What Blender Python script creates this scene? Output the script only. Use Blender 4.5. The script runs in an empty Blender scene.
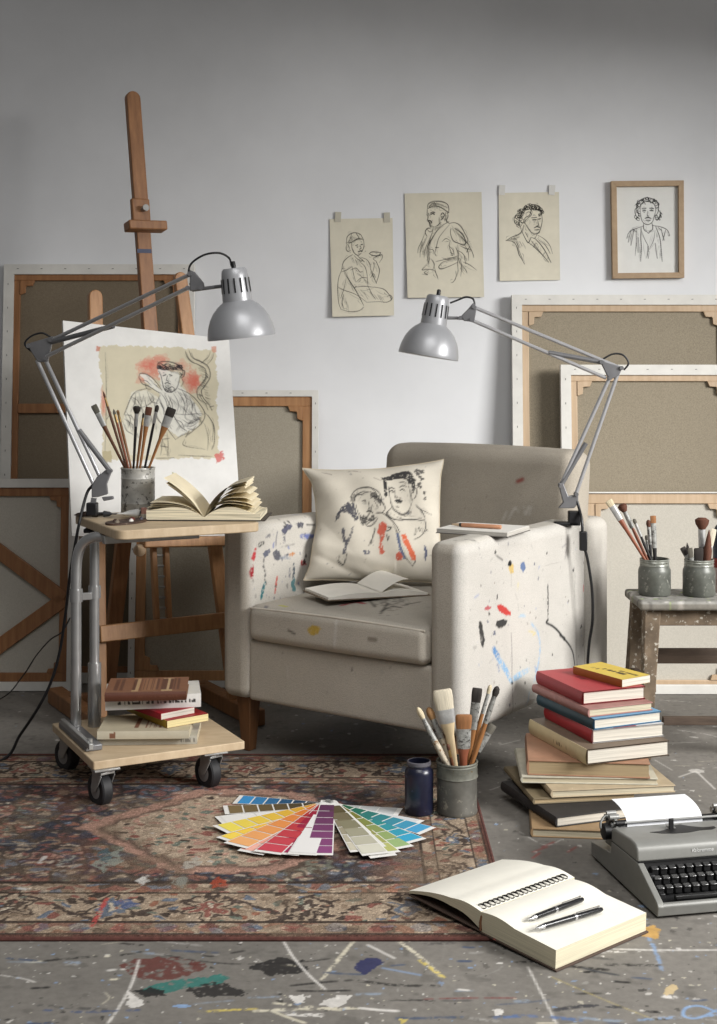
import bpy, bmesh, math, random
import numpy as np
from mathutils import Vector, Matrix, Quaternion
random.seed(7); RS = np.random.RandomState(11)
SC = bpy.context.scene; COL = SC.collection
# ---- the camera's own numbers (used to survey the room from the photograph) ----
FPX, HY, CX, H = 1350.0, 365.0, 358.5, 1.12
def ray(px, py): return Vector(((px-CX)/FPX, 1.0, (HY-py)/FPX))
def at(px, py, Y): r = ray(px, py)*Y; return Vector((r.x, Y, H+r.z))
def onz(px, py, z=0.0):
    Y = FPX*(H-z)/(py-HY); return Vector(((px-CX)/FPX*Y, Y, z))
def onplane(px, py, p0, n):
    r = ray(px, py); o = Vector((0, 0, H)); t = (Vector(p0)-o).dot(n)/r.dot(n); return o+r*t
def lin(c): c = c/255.0; return c/12.92 if c <= .04045 else ((c+.055)/1.055)**2.4
def C(r, g, b): return (lin(r), lin(g), lin(b))
def V(*a): return Vector(a)
# ---------------------------------------------------------------- materials
class NT:
    def __init__(s, name):
        s.m = bpy.data.materials.new(name); s.m.use_nodes = True; s.t = s.m.node_tree; s.n = s.t.nodes; s.b = s.n['Principled BSDF']
    def new(s, k, **kw):
        x = s.n.new(k)
        for a, v in kw.items(): setattr(x, a, v)
        return x
    def link(s, a, b): s.t.links.new(a, b)
    def coord(s, kind='Object', scale=(1, 1, 1)):
        tc = s.new('ShaderNodeTexCoord'); mp = s.new('ShaderNodeMapping'); mp.inputs['Scale'].default_value = scale
        s.link(tc.outputs[kind], mp.inputs['Vector']); return mp.outputs['Vector']
    def noise(s, vec, scale, detail=3, rough=.6):
        n = s.new('ShaderNodeTexNoise'); n.inputs['Scale'].default_value = scale; n.inputs['Detail'].default_value = detail; n.inputs['Roughness'].default_value = rough
        s.link(vec, n.inputs['Vector']); return n.outputs['Fac']
    def ramp(s, fac, stops):
        r = s.new('ShaderNodeValToRGB'); e = r.color_ramp.elements
        while len(e) < len(stops): e.new(.5)
        for i, (p, c) in enumerate(stops):
            e[i].position = p; e[i].color = (*c[:3], 1)
        s.link(fac, r.inputs['Fac']); return r.outputs['Color']
    def mix(s, fac, a, b, mode='MIX'):
        m = s.new('ShaderNodeMix', data_type='RGBA', blend_type=mode)
        for sock, v in ((m.inputs['Factor'], fac), (m.inputs['A'], a), (m.inputs['B'], b)):
            if hasattr(v, 'is_output'): s.link(v, sock)
            elif isinstance(v, (int, float)): sock.default_value = v
            else: sock.default_value = (*v[:3], 1)
        return m.outputs['Result']
    def bump(s, h, strength=.3, dist=.002):
        b = s.new('ShaderNodeBump'); b.inputs['Strength'].default_value = strength; b.inputs['Distance'].default_value = dist
        s.link(h, b.inputs['Height']); s.link(b.outputs['Normal'], s.b.inputs['Normal'])
    def base(s, c):
        if hasattr(c, 'is_output'): s.link(c, s.b.inputs['Base Color'])
        else: s.b.inputs['Base Color'].default_value = (*c[:3], 1)
    def rm(s, r=.6, metal=0.0, spec=.5):
        s.b.inputs['Roughness'].default_value = r; s.b.inputs['Metallic'].default_value = metal; s.b.inputs['Specular IOR Level'].default_value = spec
def dk(c, k): return tuple(x*k for x in c)
def mat(name, c, rough=.6, metal=0.0, var=.12, scale=20, bump=.0, bscale=150, spec=.4, spots=None):
    n = NT(name); v = n.coord(); f = n.noise(v, scale)
    col = n.ramp(f, [(.3, dk(c, 1-var)), (.7, tuple(min(1, x*(1+var)) for x in c))])
    if spots:
        f2 = n.noise(v, spots[1], 4, .7); msk = n.ramp(f2, [(spots[2], (0, 0, 0)), (spots[2]+.05, (1, 1, 1))]); col = n.mix(msk, col, spots[0])
    n.base(col); n.rm(rough, metal, spec)
    if bump: n.bump(n.noise(v, bscale, 2), bump)
    return n.m
def wood(name, c1, c2, stretch=(14, 14, 1.2), rough=.5, scale=4):
    n = NT(name); v = n.coord('Object', stretch); f = n.noise(v, scale, 5, .65)
    v2 = n.coord(); f2 = n.noise(v2, 2.5, 2)
    col = n.ramp(f, [(.25, c1), (.5, tuple((a+b)/2 for a, b in zip(c1, c2))), (.75, c2)])
    col = n.mix(n.ramp(f2, [(.4, (0, 0, 0)), (.75, (.45, .45, .45))]), col, dk(c1, .7))
    n.base(col); n.rm(rough); n.bump(f, .12, .001); return n.m
def paintmat(name, rough=.8, weave=0, wb=.25, var=.06, vscale=9, spec=.3, fine=0):
    """colour comes from the painted vertex colours of the surface, plus weave / grain"""
    n = NT(name); a = n.new('ShaderNodeAttribute', attribute_name='Col'); v = n.coord()
    f = n.noise(v, vscale, 4); col = n.mix(1.0, a.outputs['Color'], n.ramp(f, [(.3, (1-var,)*3), (.7, (1,)*3)]), 'MULTIPLY')
    if weave:
        w1 = n.new('ShaderNodeTexVoronoi'); w1.inputs['Scale'].default_value = weave; n.link(v, w1.inputs['Vector'])
        col = n.mix(1.0, col, n.ramp(w1.outputs['Distance'], [(.0, (1, 1, 1)), (.75, (1-fine,)*3)]), 'MULTIPLY')
        n.bump(w1.outputs['Distance'], wb, .002)
    n.base(col); n.rm(rough, 0, spec); return n.m
def cloth(name, c, c2, scale=260):
    n = NT(name); v = n.coord(); f = n.noise(v, scale, 2, .8); g = n.noise(v, 3, 4)
    col = n.mix(n.ramp(g, [(.35, (0, 0, 0)), (.7, (.5, .5, .5))]), n.ramp(f, [(.3, c2), (.7, c)]), dk(c, .78))
    n.base(col); n.rm(.9, 0, .15); n.bump(f, .25, .001); return n.m
def pagemat(name, c, axis=2, lines=900, depth=.3):
    n = NT(name); s = [1, 1, 1]; s[axis] = lines; 
    for i in range(3):
        if i != axis: s[i] = 4
    f = n.noise(n.coord('Object', s), 1.0, 2, .7)
    n.base(n.ramp(f, [(.3, dk(c, 1-depth)), (.6, c)])); n.rm(.85, 0, .2); return n.m
# ---------------------------------------------------------------- objects
def tag(o, label, cat, group=None, kind=None):
    if label: o['label'] = label
    if cat: o['category'] = cat
    if group: o['group'] = group
    if kind: o['kind'] = kind
    return o
def thing(name, label, cat, loc=(0, 0, 0), rotz=0.0, group=None):
    o = bpy.data.objects.new(name, None); COL.objects.link(o); o.empty_display_size = .05
    o.location = loc; o.rotation_euler = (0, 0, rotz); return tag(o, label, cat, group)
def finish(o, parent, mats, bevel=0, seg=2, angle=35, smooth=True, world=False, loc=None, rot=None):
    me = o.data
    for m in (mats if isinstance(mats, (list, tuple)) else [mats]): me.materials.append(m)
    if smooth:
        me.polygons.foreach_set('use_smooth', [True]*len(me.polygons)); me.set_sharp_from_angle(angle=math.radians(angle))
    COL.objects.link(o)
    if parent: 
        o.parent = parent
        if world: me.transform(Matrix.Translation(-root_loc(parent)))
    if loc is not None: o.location = loc
    if rot is not None: o.rotation_euler = rot
    if bevel:
        b = o.modifiers.new('soft_edge', 'BEVEL'); b.width = bevel; b.segments = seg; b.limit_method = 'ANGLE'; b.angle_limit = math.radians(40)
    return o
def root_loc(p):
    l = Vector(p.location)
    while p.parent: p = p.parent; l = l+Vector(p.location)
    return l
class MB:
    def __init__(s): s.v = []; s.f = []; s.mi = []
    def add(s, vs, fs, mi=0):
        o = len(s.v); s.v += [tuple(x) for x in vs]; s.f += [tuple(o+i for i in f) for f in fs]; s.mi += [mi]*len(fs); return s
    def box(s, c, size, R=None, mi=0):
        c = Vector(c); vs = []
        for x in (-.5, .5):
            for y in (-.5, .5):
                for z in (-.5, .5):
                    p = Vector((x*size[0], y*size[1], z*size[2]))
                    vs.append(c+(R @ p if R else p))
        return s.add(vs, [(0, 1, 3, 2), (4, 6, 7, 5), (0, 4, 5, 1), (2, 3, 7, 6), (0, 2, 6, 4), (1, 5, 7, 3)], mi)
    def beam(s, p0, p1, w, t, side=(1, 0, 0), mi=0, w1=None):
        """bar from p0 to p1; w across 'side', t across the third direction"""
        p0 = Vector(p0); p1 = Vector(p1); d = (p1-p0).normalized(); sd = Vector(side); sd = (sd-d*sd.dot(d)).normalized(); n = d.cross(sd)
        vs = []
        for p, ww in ((p0, w), (p1, w1 or w)):
            for a, b in ((-1, -1), (1, -1), (1, 1), (-1, 1)): vs.append(p+sd*a*ww/2+n*b*t/2)
        return s.add(vs, [(3, 2, 1, 0), (4, 5, 6, 7), (0, 1, 5, 4), (1, 2, 6, 5), (2, 3, 7, 6), (3, 0, 4, 7)], mi)
    def tube(s, pts, r, seg=10, mi=0, caps=True):
        pts = [Vector(p) for p in pts]; n = len(pts); rs = r if isinstance(r, (list, tuple)) else [r]*n
        T = []
        for i in range(n): T.append((pts[min(i+1, n-1)]-pts[max(i-1, 0)]).normalized())
        u = T[0].orthogonal().normalized(); vs = []
        for i in range(n):
            u = (u-T[i]*u.dot(T[i])).normalized(); w = T[i].cross(u)
            for k in range(seg):
                a = 2*math.pi*k/seg; vs.append(pts[i]+(u*math.cos(a)+w*math.sin(a))*rs[i])
        fs = [(i*seg+k, i*seg+(k+1) % seg, (i+1)*seg+(k+1) % seg, (i+1)*seg+k) for i in range(n-1) for k in range(seg)]
        if caps: fs += [tuple(range(seg-1, -1, -1)), tuple((n-1)*seg+k for k in range(seg))]
        return s.add(vs, fs, mi)
    def loft(s, rings, seg=14, M=None, mi=0, caps=True):
        """rings: (z, rx, ry[, ox, oy]) ellipses along z"""
        vs = []
        for rg in rings:
            z, rx, ry = rg[:3]; ox, oy = (rg[3], rg[4]) if len(rg) > 3 else (0, 0)
            for k in range(seg):
                a = 2*math.pi*k/seg; p = Vector((ox+rx*math.cos(a), oy+ry*math.sin(a), z)); vs.append(M @ p if M else p)
        n = len(rings)
        fs = [(i*seg+k, i*seg+(k+1) % seg, (i+1)*seg+(k+1) % seg, (i+1)*seg+k) for i in range(n-1) for k in range(seg)]
        if caps: fs += [tuple(range(seg-1, -1, -1)), tuple((n-1)*seg+k for k in range(seg))]
        return s.add(vs, fs, mi)
    def lathe(s, prof, seg=32, M=None, mi=0, caps=(False, False)):
        r = s.loft([(z, max(rr, 1e-4), max(rr, 1e-4)) for rr, z in prof], seg, M, mi, False); return r
    def prism(s, poly, z0, z1, M=None, mi=0):
        n = len(poly); vs = []
        for z in (z0, z1):
            for x, y in poly:
                p = Vector((x, y, z)); vs.append(M @ p if M else p)
        return s.add(vs, [tuple(range(n-1, -1, -1)), tuple(range(n, 2*n))]+[(i, (i+1) % n, n+(i+1) % n, n+i) for i in range(n)], mi)
    def build(s, name, mats, parent=None, **kw):
        me = bpy.data.meshes.new(name); me.from_pydata(s.v, [], s.f)
        me.polygons.foreach_set('material_index', s.mi); me.update()
        if kw.pop('fixn', True):
            bm = bmesh.new(); bm.from_mesh(me); bmesh.ops.recalc_face_normals(bm, faces=bm.faces); bm.to_mesh(me); bm.free()
        return finish(bpy.data.objects.new(name, me), parent, mats, **kw)
def np_mesh(name, P, Q, mats, parent=None, col=None, **kw):
    me = bpy.data.meshes.new(name); P = np.asarray(P, np.float32); Q = np.asarray(Q, np.int32)
    me.vertices.add(len(P)); me.vertices.foreach_set('co', P.ravel())
    me.loops.add(Q.size); me.loops.foreach_set('vertex_index', Q.ravel())
    me.polygons.add(len(Q)); me.polygons.foreach_set('loop_start', np.arange(len(Q), dtype=np.int32)*4)
    me.update(calc_edges=True)
    if col is not None:
        a = me.color_attributes.new('Col', 'FLOAT_COLOR', 'POINT'); c = np.ones((len(P), 4), np.float32); c[:, :3] = col; a.data.foreach_set('color', c.ravel())
    me.validate(); return finish(bpy.data.objects.new(name, me), parent, mats, **kw)
def gridq(nx, ny, off=0):
    i = np.arange((nx-1)*(ny-1)); r = i//(nx-1); c = i % (nx-1); a = r*nx+c
    return np.stack([a, a+1, a+nx+1, a+nx], 1)+off
def dense_box(size, r, step, pinch=None):
    """rounded box as one dense welded skin, centred on the origin; returns points, quads, box normals"""
    hs = np.array(size)/2; Ps = []; Qs = []; Ns = []; off = 0
    for ax in range(3):
        a, b = [i for i in range(3) if i != ax]
        na = max(2, int(round(size[a]/step))+1); nb = max(2, int(round(size[b]/step))+1)
        A, B = np.meshgrid(np.linspace(-hs[a], hs[a], na), np.linspace(-hs[b], hs[b], nb))
        for sg in (-1, 1):
            P = np.zeros((na*nb, 3)); P[:, a] = A.ravel(); P[:, b] = B.ravel(); P[:, ax] = sg*hs[ax]
            q = gridq(na, nb, off); 
            if (sg > 0) == (ax == 1): q = q[:, ::-1]
            N = np.zeros_like(P); N[:, ax] = sg
            Ps.append(P); Qs.append(q); Ns.append(N); off += na*nb
    P = np.vstack(Ps); Q = np.vstack(Qs); N = np.vstack(Ns)
    key, idx, inv = np.unique(np.round(P, 6), axis=0, return_index=True, return_inverse=True)
    P = P[idx]; N = N[idx]; Q = inv.ravel()[Q]
    core = np.clip(P, -hs+r, hs-r); d = P-core; L = np.linalg.norm(d, axis=1, keepdims=True); L[L < 1e-9] = 1
    return core+d/L*np.minimum(r, np.linalg.norm(d, axis=1, keepdims=True)), Q, N
def noise2(nx, ny, cell, seed=0, octs=3):
    """smooth value noise 0..1; cell is the first octave's size in samples"""
    rs = np.random.RandomState(seed); out = np.zeros((ny, nx)); amp = 1; tot = 0
    for o in range(octs):
        gx = int(nx/cell)+3; gy = int(ny/cell)+3; g = rs.rand(gy, gx)
        x = np.arange(nx)/cell; y = np.arange(ny)/cell; xi = x.astype(int); yi = y.astype(int); fx = x-xi; fy = y-yi
        fx = fx*fx*(3-2*fx); fy = fy*fy*(3-2*fy); fx = fx[None]; fy = fy[:, None]
        out += amp*((g[yi][:, xi]*(1-fx)+g[yi][:, xi+1]*fx)*(1-fy)+(g[yi+1][:, xi]*(1-fx)+g[yi+1][:, xi+1]*fx)*fy)
        tot += amp; amp *= .55; cell = max(cell/2, 1.01)
    return out/tot
class Paint:
    """a painted surface: colours over a rectangle x0..x1, y0..y1"""
    def __init__(s, x0, y0, x1, y1, step, bg):
        s.x0, s.y0, s.x1, s.y1 = x0, y0, x1, y1; s.nx = int(round(abs(x1-x0)/step))+1; s.ny = int(round(abs(y1-y0)/step))+1
        s.dx = (x1-x0)/(s.nx-1); s.dy = (y1-y0)/(s.ny-1); s.a = np.ones((s.ny, s.nx, 3))*np.array(bg); s.dry = None
    def _box(s, xs, ys, pad):
        i0 = (min(xs)-s.x0)/s.dx; i1 = (max(xs)-s.x0)/s.dx; j0 = (min(ys)-s.y0)/s.dy; j1 = (max(ys)-s.y0)/s.dy
        pi, pj = pad/abs(s.dx)+1, pad/abs(s.dy)+1
        i0, i1 = sorted((i0, i1)); j0, j1 = sorted((j0, j1))
        i0 = max(0, int(i0-pi)); i1 = min(s.nx, int(i1+pi)+2); j0 = max(0, int(j0-pj)); j1 = min(s.ny, int(j1+pj)+2)
        if i1 <= i0 or j1 <= j0: return None
        X, Y = np.meshgrid(s.x0+np.arange(i0, i1)*s.dx, s.y0+np.arange(j0, j1)*s.dy); return i0, i1, j0, j1, X, Y
    def _put(s, b, m, col):
        i0, i1, j0, j1 = b[:4]; m = np.clip(m, 0, 1)[..., None]; s.a[j0:j1, i0:i1] = s.a[j0:j1, i0:i1]*(1-m)+np.array(col)*m
    def line(s, pts, w, col, a=1.0, smooth=True, taper=0.0, broken=0.0):
        pts = np.array(pts, float)
        if smooth and len(pts) > 2:
            P = np.vstack([2*pts[0]-pts[1], pts, 2*pts[-1]-pts[-2]]); o = []
            for i in range(1, len(P)-2):
                for t in np.linspace(0, 1, 7)[:-1]:
                    o.append(.5*((2*P[i])+(P[i+1]-P[i-1])*t+(2*P[i-1]-5*P[i]+4*P[i+1]-P[i+2])*t*t+(-P[i-1]+3*P[i]-3*P[i+1]+P[i+2])*t**3))
            o.append(pts[-1]); pts = np.array(o)
        soft = max(abs(s.dx), abs(s.dy))*.75; n = len(pts)-1
        for i in range(n):
            if broken and RS.rand() < broken: continue
            (ax, ay), (bx, by) = pts[i], pts[i+1]; ww = w*(1-taper*abs(2*(i+.5)/n-1))
            b = s._box((ax, bx), (ay, by), ww/2+soft)
            if b is None: continue
            X, Y = b[4], b[5]; vx, vy = bx-ax, by-ay; L = vx*vx+vy*vy+1e-12
            t = np.clip(((X-ax)*vx+(Y-ay)*vy)/L, 0, 1); d = np.hypot(X-ax-t*vx, Y-ay-t*vy)
            mk = a*np.clip((ww/2+soft-d)/(2*soft), 0, 1)*min(1, ww/(soft*1.2))
            if s.dry is not None and w > .0075:
                mk = mk*np.clip((s.dry[b[2]:b[3], b[0]:b[1]]-.36)*7, .06, 1)*np.clip((ww/2*(.55+1.1*s.dry2[b[2]:b[3], b[0]:b[1]])+soft-d)/soft, 0, 1)
            s._put(b, mk, col)
    def dryness(s, c1=4, c2=11, seed=1):
        s.dry = noise2(s.nx, s.ny, c1, seed, 3); s.dry2 = noise2(s.nx, s.ny, c2, seed+9, 3); return s
    def poly(s, pts, col, a=1.0, rough=0.0, holes=0.0, cell=6, seed=None):
        pts = np.array(pts, float); b = s._box(pts[:, 0], pts[:, 1], rough*1.5)
        if b is None: return
        X, Y = b[4].copy(), b[5].copy(); sd = RS.randint(1 << 30) if seed is None else seed
        if rough:
            X += (noise2(X.shape[1], X.shape[0], cell, sd)-.5)*4*rough; Y += (noise2(X.shape[1], X.shape[0], cell, sd+1)-.5)*4*rough
        ins = np.zeros(X.shape, bool); n = len(pts)
        for i in range(n):
            (ax, ay), (bx, by) = pts[i], pts[(i+1) % n]
            if ay == by: continue
            ins ^= ((ay > Y) != (by > Y)) & (X < (bx-ax)*(Y-ay)/(by-ay)+ax)
        m = ins.astype(float)*a
        if holes: m *= np.clip((noise2(X.shape[1], X.shape[0], 3, sd+2, 2)-holes)*6, 0, 1)
        s._put(b, m, col)
    def blob(s, cx, cy, rx, ry, col, a=1.0, rough=.25, ang=0.0, holes=0.0, n=18):
        ca, sa = math.cos(ang), math.sin(ang); pts = []
        for k in range(n):
            t = 2*math.pi*k/n; q = 1+rough*(RS.rand()-.5)*1.6; x, y = rx*q*math.cos(t), ry*q*math.sin(t); pts.append((cx+x*ca-y*sa, cy+x*sa+y*ca))
        s.poly(pts, col, a, 0, holes)
    def specks(s, n, rmin, rmax, cols, region=None, a=1.0, aspect=1.0):
        x0, y0, x1, y1 = region or (s.x0, s.y0, s.x1, s.y1)
        for _ in range(n):
            r = rmin+(rmax-rmin)*RS.rand()**3; s.blob(x0+(x1-x0)*RS.rand(), y0+(y1-y0)*RS.rand(), r*(.6+RS.rand()*1.2), r*aspect, cols[RS.randint(len(cols))], a*(.5+.5*RS.rand()), .5, RS.rand()*3, n=9)
    def sample(s, x, y):
        fx = np.clip((np.asarray(x)-s.x0)/s.dx, 0, s.nx-1.001); fy = np.clip((np.asarray(y)-s.y0)/s.dy, 0, s.ny-1.001)
        i = fx.astype(int); j = fy.astype(int); u = (fx-i)[..., None]; v = (fy-j)[..., None]
        return (s.a[j, i]*(1-u)+s.a[j, i+1]*u)*(1-v)+(s.a[j+1, i]*(1-u)+s.a[j+1, i+1]*u)*v
def sketch(p, strokes, w, col, a=.9, jit=0.0, rep=1, fuzz=0.0):
    for st in strokes:
        if fuzz:
            q = np.array([x for x in st if not isinstance(x, (int, float))], float)
            for _ in range(3):
                if len(q) < 2: break
                i = RS.randint(len(q)-1); j = min(len(q)-1, i+1+RS.randint(2)); d = q[j]-q[i]; nrm = np.array([-d[1], d[0]])/(np.linalg.norm(d)+1e-6); o = nrm*fuzz*(RS.rand()*2-1)*2.2; t0 = RS.rand()*.4
                m_ = (q[i]+q[j])/2+o*1.5; p.line([q[i]+d*t0+o, m_, q[j]-d*.1*RS.rand()+o*.6], w*.6, col, a*(.35+.4*RS.rand()), True, .6)
        ww = w
        if isinstance(st[0], (int, float)): ww = w*st[0]; st = st[1:]
        ln_ = sum(math.hypot(st[i+1][0]-st[i][0], st[i+1][1]-st[i][1]) for i in range(len(st)-1)); jk = jit*min(1, ln_/(jit*26+1e-6)); sh_ = ln_ < jit*9
        for k in range(rep):
            q = [(x+(RS.rand()-.5)*jk*(k+1), y+(RS.rand()-.5)*jk*(k+1)) for x, y in st]
            p.line(q, ww*(1 if k == 0 else .7), col, a*(1 if k == 0 else .6), True, .15 if sh_ else .5)
def curls(p, cx, cy, rx, ry, a0, a1, n, r, w, col):
    for k in range(n):
        t = math.radians(a0+(a1-a0)*RS.rand()); q = .82+.3*RS.rand(); x, y = cx+rx*q*math.cos(t), cy+ry*q*math.sin(t); b0 = RS.rand()*6.28; rr = r*(.6+.7*RS.rand())
        p.line([(x+rr*math.cos(b0+j*.8), y+rr*math.sin(b0+j*.8)) for j in range(6)], w, col, .95, True, .3)
def hatch(p, x0, y0, x1, y1, n, length, ang, w, col, a=.6):
    for k in range(n):
        t = RS.rand(); x = x0+(x1-x0)*t+(RS.rand()-.5)*length*.3; y = y0+(y1-y0)*t+(RS.rand()-.5)*length*.3; l = length*(.5+RS.rand()*.6); g = ang+(RS.rand()-.5)*.4
        p.line([(x, y), (x+l*math.cos(g), y+l*math.sin(g))], w, col, a, False, .6)
# ================================================================ palette
WOODM = wood('warm_beech_wood', C(150, 104, 66), C(196, 150, 104))
WOODD = wood('brown_easel_wood', C(122, 82, 50), C(170, 120, 78))
WOODL = wood('pale_stretcher_wood', C(178, 152, 122), C(200, 176, 148))
WOODG = wood('weathered_grey_wood', C(78, 68, 58), C(128, 116, 102), rough=.8)
EDGE = mat('primed_canvas_edge', C(214, 212, 206), .85, var=.07, scale=14, bump=.15, bscale=300)
STAPLE = mat('staple_steel', C(110, 108, 104), .4, .8)
BLACKP = mat('black_plastic', C(22, 22, 24), .45)
STEEL = mat('brushed_steel', C(158, 158, 156), .36, .45, var=.15, scale=30)
CHROME = mat('tube_chrome', C(176, 176, 176), .26, .72, var=.08)
# ================================================================ the room
fl = Paint(-1.35, 2.2, 1.35, 4.9, .0032, C(120, 116, 110)).dryness(2.2, 9)
n1 = noise2(fl.nx, fl.ny, 160, 3, 6); n2 = noise2(fl.nx, fl.ny, 40, 4, 5)
fl.a *= (.60+.50*n1+.36*n2)[..., None]
fl.a *= (1-.22*np.clip((noise2(fl.nx, fl.ny, 9, 6, 2)-.68)*8, 0, 1))[..., None]
_fl = fl.line
def thin_line(pts, w, *a, **k): _fl(pts, w*.66, *a, **k)
fl.line = thin_line
def fp(L): return [tuple(onz(x, y)[:2]) for x, y in L]
WH, CRM, BLK, BLU, NVY, TEA, MAR, YEL, LBL, GRY = C(214, 210, 204), C(205, 198, 178), C(30, 28, 28), C(52, 84, 140), C(36, 40, 84), C(44, 112, 104), C(98, 52, 46), C(206, 186, 96), C(132, 160, 196), C(150, 147, 142)
fl.specks(2600, .0010, .0062, [WH, WH, GRY, GRY, BLK, CRM, LBL, BLK, C(80, 76, 72)], None, .8)
fl.specks(1500, .0008, .0036, [WH, WH, GRY, BLK, CRM, LBL], (-1.0, 2.22, 1.0, 2.75), .9); fl.specks(900, .0008, .004, [WH, GRY, BLK], (.3, 2.7, 1.35, 4.4), .8); fl.specks(70, .005, .014, [GRY, WH, C(76, 73, 70), C(130, 126, 120)], None, .6)
for _ in range(110):
    x, y = -1.2+2.4*RS.rand(), 2.25+2.4*RS.rand(); g = RS.rand()*3.2; l = .03+.15*RS.rand()
    fl.line([(x, y), (x+l*.5*math.cos(g)+.01, y+l*.5*math.sin(g)), (x+l*math.cos(g), y+l*math.sin(g))], 0.0016+.003*RS.rand(), [WH, GRY, BLK, GRY, CRM][RS.randint(5)], .65, broken=.15)
for _ in range(70):
    x, y = -.7+1.3*RS.rand(), 2.24+.40*RS.rand(); l = .02+.10*RS.rand()**2; g = (RS.rand()-.5)*.5
    fl.line([(x, y), (x+l*.5, y+g*l*.5+.004*(RS.rand()-.5)), (x+l, y+g*l)], .006+.012*RS.rand(), [BLK, C(70, 82, 104), CRM, GRY, C(136, 146, 158), C(84, 82, 80), WH, BLK][RS.randint(8)], .5+.3*RS.rand(), broken=.2)
fl.poly(fp([(120, 966), (135, 960), (165, 957), (200, 961), (206, 967), (190, 976), (165, 981), (138, 977)]), MAR, .9, .006, .25)
fl.poly(fp([(136, 992), (150, 985), (175, 980), (205, 978), (222, 973), (230, 977), (222, 983), (190, 988), (160, 994)]), TEA, .9, .004, .15)
fl.poly(fp([(134, 992), (150, 987), (166, 990), (164, 996), (145, 998)]), BLK, .95, .004)
fl.poly(fp([(186, 990), (200, 984), (222, 982), (234, 988), (248, 994), (225, 998), (200, 996)]), BLK, .9, .006, .2)
fl.poly(fp([(248, 968), (262, 961), (280, 958), (300, 961), (312, 968), (296, 974), (270, 975)]), BLK, .92, .006, .12)
fl.line(fp([(165, 955), (200, 961), (240, 964), (300, 962), (335, 958)]), .006, BLK, .8, broken=.1)
fl.line(fp([(122, 955), (140, 952)]), .012, BLK, .9); fl.line(fp([(232, 953), (243, 951)]), .01, BLK, .8)
fl.line(fp([(139, 960), (134, 978), (128, 992), (116, 1012), (108, 1023)]), .006, WH, .9, broken=.12)
fl.poly(fp([(128, 990), (134, 993), (143, 1004), (134, 1008), (126, 1004)]), WH, .9, .004)
fl.line(fp([(284, 942), (294, 958), (310, 976), (325, 989)]), .006, WH, .9)
fl.line(fp([(353, 942), (338, 960), (322, 979)]), .013, CRM, .8, broken=.08)
fl.line(fp([(45, 1010), (80, 1012), (138, 1010)]), .012, C(58, 78, 118), .75, broken=.3)
fl.blob(*fp([(182, 1006)])[0], .016, .007, LBL, .9)
fl.line(fp([(195, 1012), (230, 1010), (255, 1009)]), .012, YEL, .7, broken=.3)
fl.line(fp([(255, 1011), (300, 1009), (358, 1008)]), .014, CRM, .85, broken=.12)
fl.poly(fp([(290, 996), (302, 995), (305, 1002), (294, 1004)]), WH, .85, .003); fl.poly(fp([(320, 1005), (338, 995), (352, 994), (350, 1002), (334, 1008)]), WH, .8, .004)
fl.line(fp([(272, 1011), (290, 1018), (305, 1023)]), .008, CRM, .8)
fl.line(fp([(399, 941), (420, 957), (442, 977)]), .014, CRM, .9, broken=.1); fl.line(fp([(420, 960), (443, 977)]), .014, YEL, .9)
fl.line(fp([(368, 945), (394, 958)]), .01, WH, .75, broken=.2); fl.poly(fp([(355, 968), (362, 960), (376, 957), (382, 962), (372, 968), (362, 975)]), NVY, .9, .005)
fl.line(fp([(383, 968), (420, 975)]), .009, LBL, .6, broken=.3)
fl.line(fp([(360, 981), (395, 985), (438, 986)]), .014, C(48, 46, 44), .85, broken=.06); fl.line(fp([(425, 999), (470, 998), (515, 998)]), .006, C(120, 48, 50), .75, broken=.15)
fl.poly(fp([(493, 1010), (500, 1008), (504, 1013), (496, 1016)]), WH, .9, .002); fl.line(fp([(360, 1008), (380, 1010), (398, 1011)]), .01, WH, .85)
fl.line(fp([(528, 967), (541, 993), (557, 1024)]), .004, WH, .85); fl.line(fp([(552, 977), (600, 998), (655, 1020)]), .003, YEL, .6)
fl.line(fp([(614, 949), (660, 950), (717, 950)]), .007, WH, .85); fl.line(fp([(646, 933), (655, 950), (662, 970)]), .012, LBL, .6, broken=.15)
fl.poly(fp([(640, 930), (652, 925), (662, 930), (656, 938), (643, 937)]), C(198, 156, 84), .85, .005, .2); fl.line(fp([(556, 1010), (585, 1006), (620, 1007)]), .018, C(58, 58, 62), .8, broken=.06)
fl.line(fp([(490, 1018), (530, 1016), (580, 1020)]), .018, C(84, 108, 150), .6, broken=.2); fl.poly(fp([(664, 990), (670, 983), (676, 985), (673, 995), (665, 996)]), C(202, 180, 138), .85, .003)
fl.line(fp([(717, 1012), (700, 1006), (686, 1008), (684, 1016), (698, 1018), (717, 1010)]), .007, LBL, .85); fl.line(fp([(640, 1020), (680, 1017), (717, 1015)]), .014, LBL, .6, broken=.2)
fl.poly(fp([(398, 1018), (408, 1020), (402, 1024)]), YEL, .8); fl.line(fp([(583, 968), (600, 972), (618, 975)]), .008, C(54, 58, 64), .8)
fl.line(fp([(679, 777), (696, 771), (715, 789)]), .007, WH, .8, False); fl.blob(*fp([(696, 771)])[0], .02, .02, WH, .6)
for x, y, w in ((540, 850, 14), (548, 845, 12), (566, 842, 10), (572, 850, 8), (536, 856, 7)): fl.line(fp([(x-w/2, y+2), (x+w/2, y-3)]), .01, C(150, 58, 58), .65, broken=.2)
for L in ([(500, 745), (520, 740)], [(490, 790), (512, 783), (528, 786)], [(660, 700), (690, 702)], [(672, 729), (705, 734), (717, 737)], [(655, 760), (672, 770)], [(20, 720), (45, 733)], [(2, 745), (28, 738)], [(520, 832), (545, 845), (565, 838)], [(640, 744), (700, 742)]):
    fl.line(fp(L), .005, WH, .55, broken=.15)
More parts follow.
